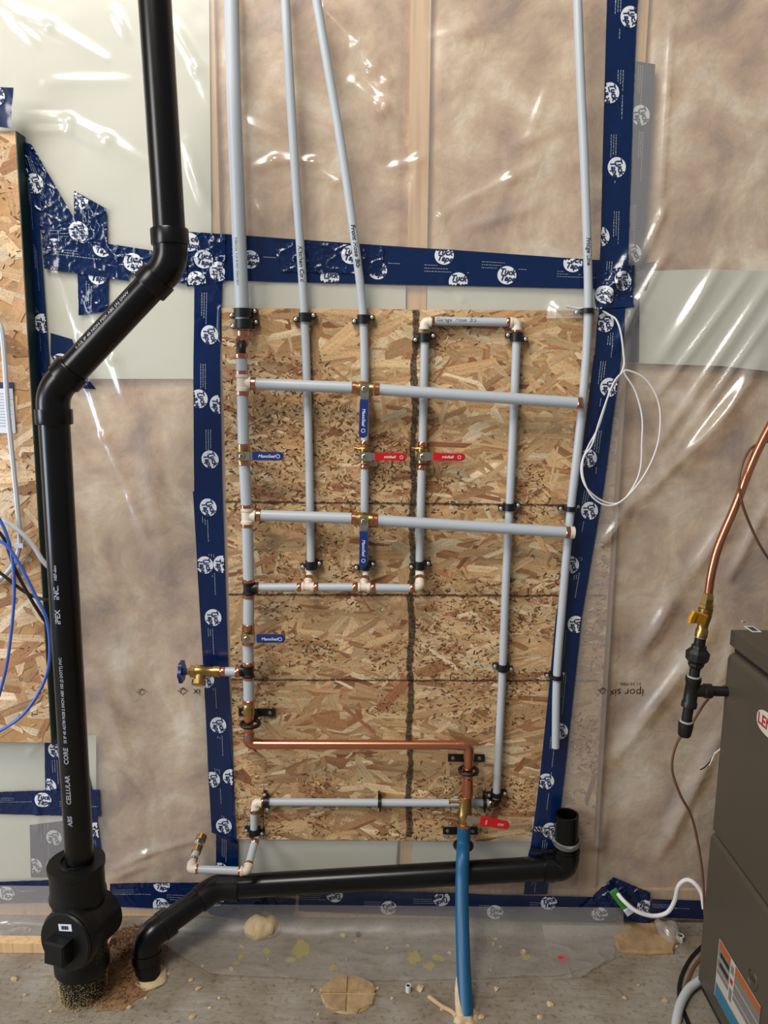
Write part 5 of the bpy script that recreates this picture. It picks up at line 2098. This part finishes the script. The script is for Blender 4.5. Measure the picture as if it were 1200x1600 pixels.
# badge with lettering on the upper door
XD = XF - .0165
NX = Vector((-1, 0, 0))
Yd = Vector((0, -1, 0))
bpos = SX(1184, 1118, XD)
bw, bh = .120, .040
pts = []
for k in range(24):
    a = 2 * math.pi * k / 24
    ca, sa = math.cos(a), math.sin(a)
    pts.append((bw / 2 * (abs(ca) ** .55) * (1 if ca >= 0 else -1), bh / 2 * (abs(sa) ** .75) * (1 if sa >= 0 else -1)))
bo_ = bpos + Yd * (bw / 2)
bdg = MB().prism(pts, bo_, Yd, EZ, NX, .002, .0008).build('badge', M['badge'], ud, angle=30)
text_flat('LENNOX', .027, bo_ + NX * .0024, Yd, EZ, 'lettering', M['red_ink'], bdg, off=.0007)
# warning label on the lower door
XL = XF - .0165
ltop = SX(1125, 1466, XL)
lw, lh = .16, .12


def lrect(a0, a1, b0_, b1_, m, name, off, par):
    c = ltop + Yd * ((a0 + a1) / 2) - EZ * ((b0_ + b1_) / 2) + NX * off
    return MB().box(c, Yd, EZ, NX, (a1 - a0) / 2, (b1_ - b0_) / 2, .0002).build(name, M[m], par, smooth=False)


lb_ = lrect(0, lw, 0, lh, 'label_grey', 'warning_label', .0004, ldr)
lrect(.0012, lw - .0012, .001, .016, 'orange', 'orange_band', .0008, lb_)
lrect(.0, lw, .036, .0372, 'label_white', 'rule_line', .0008, lb_)
lrect(.0, lw, .058, .0592, 'label_white', 'rule_line', .0008, lb_)
lrect(.0, .0015, 0, lh, 'label_white', 'border_line', .0009, lb_)
lrect(.0, lw, 0, .001, 'label_white', 'border_line', .0009, lb_)
lrect(.0, lw, .070, .090, 'label_white', 'white_band', .0008, lb_)
lrect(.0, lw, .094, .118, 'label_blue', 'blue_band', .0008, lb_)
lrect(.050, .068, .001, .090, 'label_white', 'white_column', .0012, lb_)
lrect(.054, .064, .010, .026, 'label_grey', 'pictogram', .0016, lb_)
lrect(.054, .064, .036, .046, 'red_ink', 'pictogram', .0016, lb_)
lrect(.054, .064, .056, .080, 'label_grey', 'pictogram', .0016, lb_)
lrect(.010, .045, .022, .030, 'furnace_dark', 'text_block', .0012, lb_)
lrect(.010, .045, .042, .050, 'furnace_dark', 'text_block', .0012, lb_)
# embossed oval mark beside the label
em = SX(1176, 1530, XL)
MB().torus(em, NX, .016, .0016, 24, 6).build('embossed_mark', M['furnace'], ldr)
text_flat('V4', .014, em + NX * .001, Yd, EZ, 'embossed_lettering', M['furnace_dark'], ldr)
# little barcode sticker and screw on top
ts = Vector((XF + .035, FY1 - .045, FH + .0006))
tl = W(1172, 982, .24)
ts = CAM + ray(1176, 983) * ((FH + .0006 - CAM.z) / ray(1176, 983).z)
stk = MB().box(ts, Yd, EX, EZ, .017, .009, .0003).build('top_sticker', M['paper'], fc, smooth=False)
sb = MB()
for i in range(9):
    sb.box(ts + Yd * (-.011 + i * .0027) + EZ * .0005, Yd, EX, EZ, .0005 + .0004 * (i % 3), .0055, .0001)
sb.build('barcode', M['black_ink'], stk, smooth=False)
tp2 = CAM + ray(1161, 972) * ((FH + .0006 - CAM.z) / ray(1161, 972).z)
MB().lathe(tp2, EZ, [(0, .0045), (.003, .0045), (.004, .003)], 12).build('screw', M['screw'], fc)

# ------------------------------------------------------------------ floor clutter
# plastic flap lying over the floor along the wall
def flap(edge, label, d0=0.012, z_top=0.050, seed=1, m='poly_floor'):
    """edge: photo points of the outer edge on the floor, left to right"""
    E = [F(px, py, .003) for px, py in edge]
    nU = 110
    nV = 30
    ex = np.array([p.x for p in E])
    ey = np.array([p.y for p in E])
    us = np.linspace(ex[0], ex[-1], nU)
    yo = np.interp(us, ex, ey)
    verts = []
    for j in range(nV + 1):
        v = j / nV
        for i in range(nU):
            y0 = -d0
            y = y0 + (yo[i] - y0) * v
            zc = .0022 + (z_top) * (max(0, 1 - v / .28)) ** 2
            w = vnoise(us[i] * 16 + v * 3, y * 22, seed)
            w2 = 1 - abs(2 * vnoise(us[i] * 28 - y * 20, y * 26 + us[i] * 9, seed + 4) - 1)
            z = zc + float(.006 * w * w + .004 * w2 ** 4) * min(1, v * 3)
            verts.append(Vector((us[i], y, z)))
    mb = MB()
    mb.v = verts
    mb.f = [(j * nU + i, j * nU + i + 1, (j + 1) * nU + i + 1, (j + 1) * nU + i) for j in range(nV) for i in range(nU - 1)]
    o = mb.build('plastic_flap', M[m], None, angle=80)
    tag(o, label, 'plastic sheet')
    return o


flap([(232, 1462), (330, 1524), (450, 1530), (600, 1534), (760, 1530), (880, 1526), (950, 1500), (985, 1478)], 'dusty clear plastic lying on the floor along the wall base', d0=.03)
flap([(-90, 1480), (0, 1478), (60, 1476), (92, 1470)], 'grey plastic apron at the floor left of the cleanout', d0=.02, z_top=.085, seed=6, m='poly')
flap([(868, 1530), (905, 1530), (975, 1490), (990, 1470)], 'loose clear plastic corner on the floor near the red disc', d0=.05, z_top=.02, seed=3)
pk = MB().box(F(20, 1494) + Vector((0, .02, .012)), EX, EY, EZ, .20, .012, .011)
tag(pk.build('wood_strip', M['wood'], None, smooth=False), 'pale wood strip on the floor at far left under the plastic apron', 'lumber')


# round foam plug with a cross cut
fp = thing('foam_plug', 'round tan foam plug with a cross cut set in the concrete', 'foam plug', F(545, 1556))
cpt = F(545, 1557)
rx_, ry_ = 42 * mpp(cpt), None
ry_ = (F(545, 1530) - F(545, 1585)).length / 2
for qx in (-1, 1):
    for qy in (-1, 1):
        mb = MB()
        n = 9
        bx = cpt.x - .002
        by = cpt.y + .002
        g_ = .0022
        poly = [(qx * g_, qy * g_)]
        for i in range(n + 1):
            a = math.pi / 2 * i / n
            j = 1 + .09 * rnd.uniform(-1, 1)
            poly.append((qx * (g_ + (rx_ - g_) * math.cos(a) * j), qy * (g_ + (ry_ - g_) * math.sin(a) * j)))
        if qx * qy < 0:
            poly = poly[::-1]
        mb.prism(poly, Vector((bx, by, .0)), EX, EY, EZ, .0055 + .003 * rnd.random(), .0015)
        mb.build('foam_quarter', M['foamdark'], fp, angle=30)
mb = MB().lathe(cpt + EZ * .0005, EZ, [(0, rx_ * 1.0), (.003, rx_ * .98)], 30)
for v in mb.v:
    v.y = cpt.y + (v.y - cpt.y) * ry_ / rx_ * 1.0
mb.build('plug_base', M['dust'], fp)


# lumps of foam
def lump(name, label, c, sx, sy, sz, m, cat, seed, group=None, sub=3):
    R = random.Random(seed)
    bm = bmesh.new()
    bmesh.ops.create_icosphere(bm, subdivisions=sub, radius=1.0)
    off = R.uniform(0, 90)
    for v in bm.verts:
        p = v.co
        k = .62 + .75 * float(vnoise(p.x * 2.2 + off, p.y * 2.2 + p.z * 1.7, seed)) + .18 * float(vnoise(p.x * 6 + off, p.z * 6 + p.y * 5, seed + 1))
        v.co = Vector((p.x * sx * k, p.y * sy * k, max(-.35 * sz, p.z * sz * k)))
    zmin = min(v.co.z for v in bm.verts)
    for v in bm.verts:
        v.co.z -= zmin
    me = bpy.data.meshes.new(name)
    bm.to_mesh(me)
    bm.free()
    me.materials.append(M[m])
    if sub > 1:
        me.polygons.foreach_set('use_smooth', [True] * len(me.polygons))
    o = bpy.data.objects.new(name, me)
    o.location = c
    o.rotation_euler = (0, 0, R.uniform(0, 6))
    col.objects.link(o)
    tag(o, label, cat, group)
    return o


lump('foam_lump', 'pale spray foam lump hanging at the wall base below the drooping tape', F(412, 1456, .0) + Vector((0, 0, .001)), .034, .025, .024, 'foam', 'foam lump', 3)
lump('foam_collar', 'tan spray foam ring where the black elbow pipe enters the floor', l2 + Vector((.004, .0, -.003)), .036, .034, .011, 'foam', 'foam', 8)
lump('foam_collar', 'tan foam crumbs where the blue pipe leaves the floor', F(728, 1591) + Vector((0, 0, -.003)), .022, .022, .009, 'foam', 'foam', 9)
fbm_ = MB()
fbp = [F(968, 1448), F(1000, 1446), F(1048, 1447), F(1058, 1470), F(1052, 1492), F(1010, 1494), F(966, 1490), F(958, 1468)]
fbm_.prism([(p.x, p.y) for p in fbp], Vector((0, 0, 0)), EX, EY, EZ, .009, .004)
tag(fbm_.build('foam_block', M['foamdark'], None, angle=30), 'flat brown foam slab in the floor beside the furnace', 'foam')

# scattered crumbs: each one a thing
CR = [(590, 1498), (1030, 1520)]
R = random.Random(21)
spots = [(262, 1522), (300, 1532), (310, 1545), (345, 1560), (246, 1540), (470, 1450), (535, 1462), (560, 1470), (608, 1482), (640, 1478), (760, 1467), (772, 1475), (785, 1480), (765, 1516), (750, 1590), (775, 1545), (690, 1578), (610, 1560), (590, 1545), (486, 1548), (500, 1585), (860, 1570), (905, 1462), (300, 1590), (330, 1575), (1040, 1565), (1000, 1540), (1055, 1480), (975, 1560), (820, 1488), (655, 1545), (420, 1500), (380, 1480), (360, 1515), (205, 1575), (40, 1555), (80, 1580), (20, 1530), (225, 1560), (320, 1510), (1060, 1600), (775, 1468), (845, 1590), (540, 1500), (700, 1490)]
LMK = [((128, 1540), 'black cleanout tee'), ((232, 1528), 'black floor elbow'), ((412, 1450), 'pale foam lump'), ((545, 1556), 'round foam plug'), ((638, 1545), 'small white tube end'), ((726, 1580), 'blue pipe foot'), ((690, 1572), 'wooden stick'), ((880, 1499), 'red disc'), ((1010, 1470), 'flat foam slab'), ((1065, 1560), 'white drain hose'), ((560, 1462), 'tiny dark ring'), ((690, 1420), 'long base tape')]


def crumb_key(px, py):
    (lx, ly), nm = min(LMK, key=lambda q: (q[0][0] - px) ** 2 + (q[0][1] - py) ** 2)
    side = ('left of' if px < lx else 'right of') if abs(px - lx) > abs(py - ly) else ('in front of' if py > ly else 'behind')
    return (side, nm), (lx - px) ** 2 + (ly - py) ** 2


def crumb_label(px, py):
    (side, nm), d2 = crumb_key(px, py)
    peers = sorted(crumb_key(*q)[1] for q in spots if crumb_key(*q)[0] == (side, nm))
    base = 'small tan foam crumb on the floor %s the %s' % (side, nm)
    if len(peers) == 1:
        return base
    order = ['nearest', 'second nearest', 'third nearest', 'fourth nearest', 'fifth nearest', 'sixth nearest', 'seventh nearest', 'farthest']
    k = peers.index(d2)
    word = 'farthest' if (k == len(peers) - 1 and k > 0) else order[k]
    return 'small tan crumb %s the %s, %s %s it' % (side, nm, word, 'from' if word == 'farthest' else 'to')


for i, (px, py) in enumerate(spots):
    s = R.uniform(.0028, .0075)
    lump('floor_crumb', crumb_label(px, py), F(px + R.uniform(-3, 3), py), s, s * R.uniform(.5, 1.1), s * .55, 'chip' if i % 3 else 'foam', 'crumb', 100 + i, 'crumbs on the floor', sub=1)

R = random.Random(33)
pts = []
for i in range(2600):
    px, py = R.uniform(150, 1090), R.uniform(1450, 1600)
    if R.random() < .75 and vnoise(px * .012, py * .03, 8) < .5:
        continue
    pts.append(F(px, py, .0008))
flecks('floor_dust', 'fine brown dust flecks over the concrete floor', pts, M['dust'], .0011, 5)

# wooden stick
sk_ = MB().tube(spline([F(670, 1557, .004), F(690, 1572, .005), F(705, 1580, .004), F(713, 1588, .004)], 6), .0042, 8).build('wood_stick', M['chip'], None)
tag(sk_, 'thin bent wooden stick beside the foot of the blue pipe', 'stick')


def capthing(px, py, label, r=.0055, h=.014):
    c = F(px, py)
    t = thing('tube_offcut', label, 'tube offcut', c, 'small white tube offcuts on the floor')
    MB().lathe(c, EZ, [(0, r), (h, r), (h, r * .75), (h * .3, r * .75)], 18).build('sleeve', M['whitewire'], t)
    MB().lathe(c + EZ * (h * .8), EZ, [(0, r * .74), (.001, r * .74)], 18).build('dark_filling', M['furnace_dark'], t)


capthing(638, 1549, 'small white tube end with dark top near the foam plug')
capthing(1062, 1470, 'small white tube end with dark top beside the furnace', .008, .014)
mb = MB().lathe(F(880, 1499), EZ, [(0, .0130), (.003, .0130), (.004, .011)], 24)
tag(mb.build('red_disc', M['redpl'], None), 'red plastic disc lying under the clear plastic', 'disc')
mb = MB().lathe(F(560, 1462), EZ, [(0, .0055), (.006, .0055), (.006, .0035), (.001, .0035)], 16)
tag(mb.build('dark_ring', M['blackp'], None), 'tiny dark ring on the floor near the wall middle', 'ring')
# clear crumpled wrapper
lump('clear_wrapper', 'crumpled clear plastic bag on the floor beside the white cable', F(1042, 1462), .030, .022, .024, 'poly', 'wrapper', 17)

# yellow markings sprayed on the concrete (flat paint)
for i, (px, py, w, h) in enumerate([(470, 1482, 14, 16), (455, 1500, 10, 5), (416, 1486, 7, 5), (647, 1495, 12, 12), (685, 1497, 12, 6), (671, 1510, 10, 7), (821, 1495, 8, 6), (520, 1512, 9, 6), (370, 1505, 7, 4), (376, 1495, 6, 5)]):
    c = F(px, py, .0006)
    s = mpp(c)
    mb = MB()
    n = 18
    pl_ = []
    R = random.Random(i)
    for k in range(n):
        a = 2 * math.pi * k / n
        j = R.uniform(.55, 1.1)
        pl_.append(Vector((c.x + math.cos(a) * w * s * j, c.y + math.sin(a) * h * s * 1.5 * j, .0007)))
    mb.add(pl_, [tuple(range(n))])
    mb.build('yellow_mark', M['yellow_paint'], floor, smooth=False)
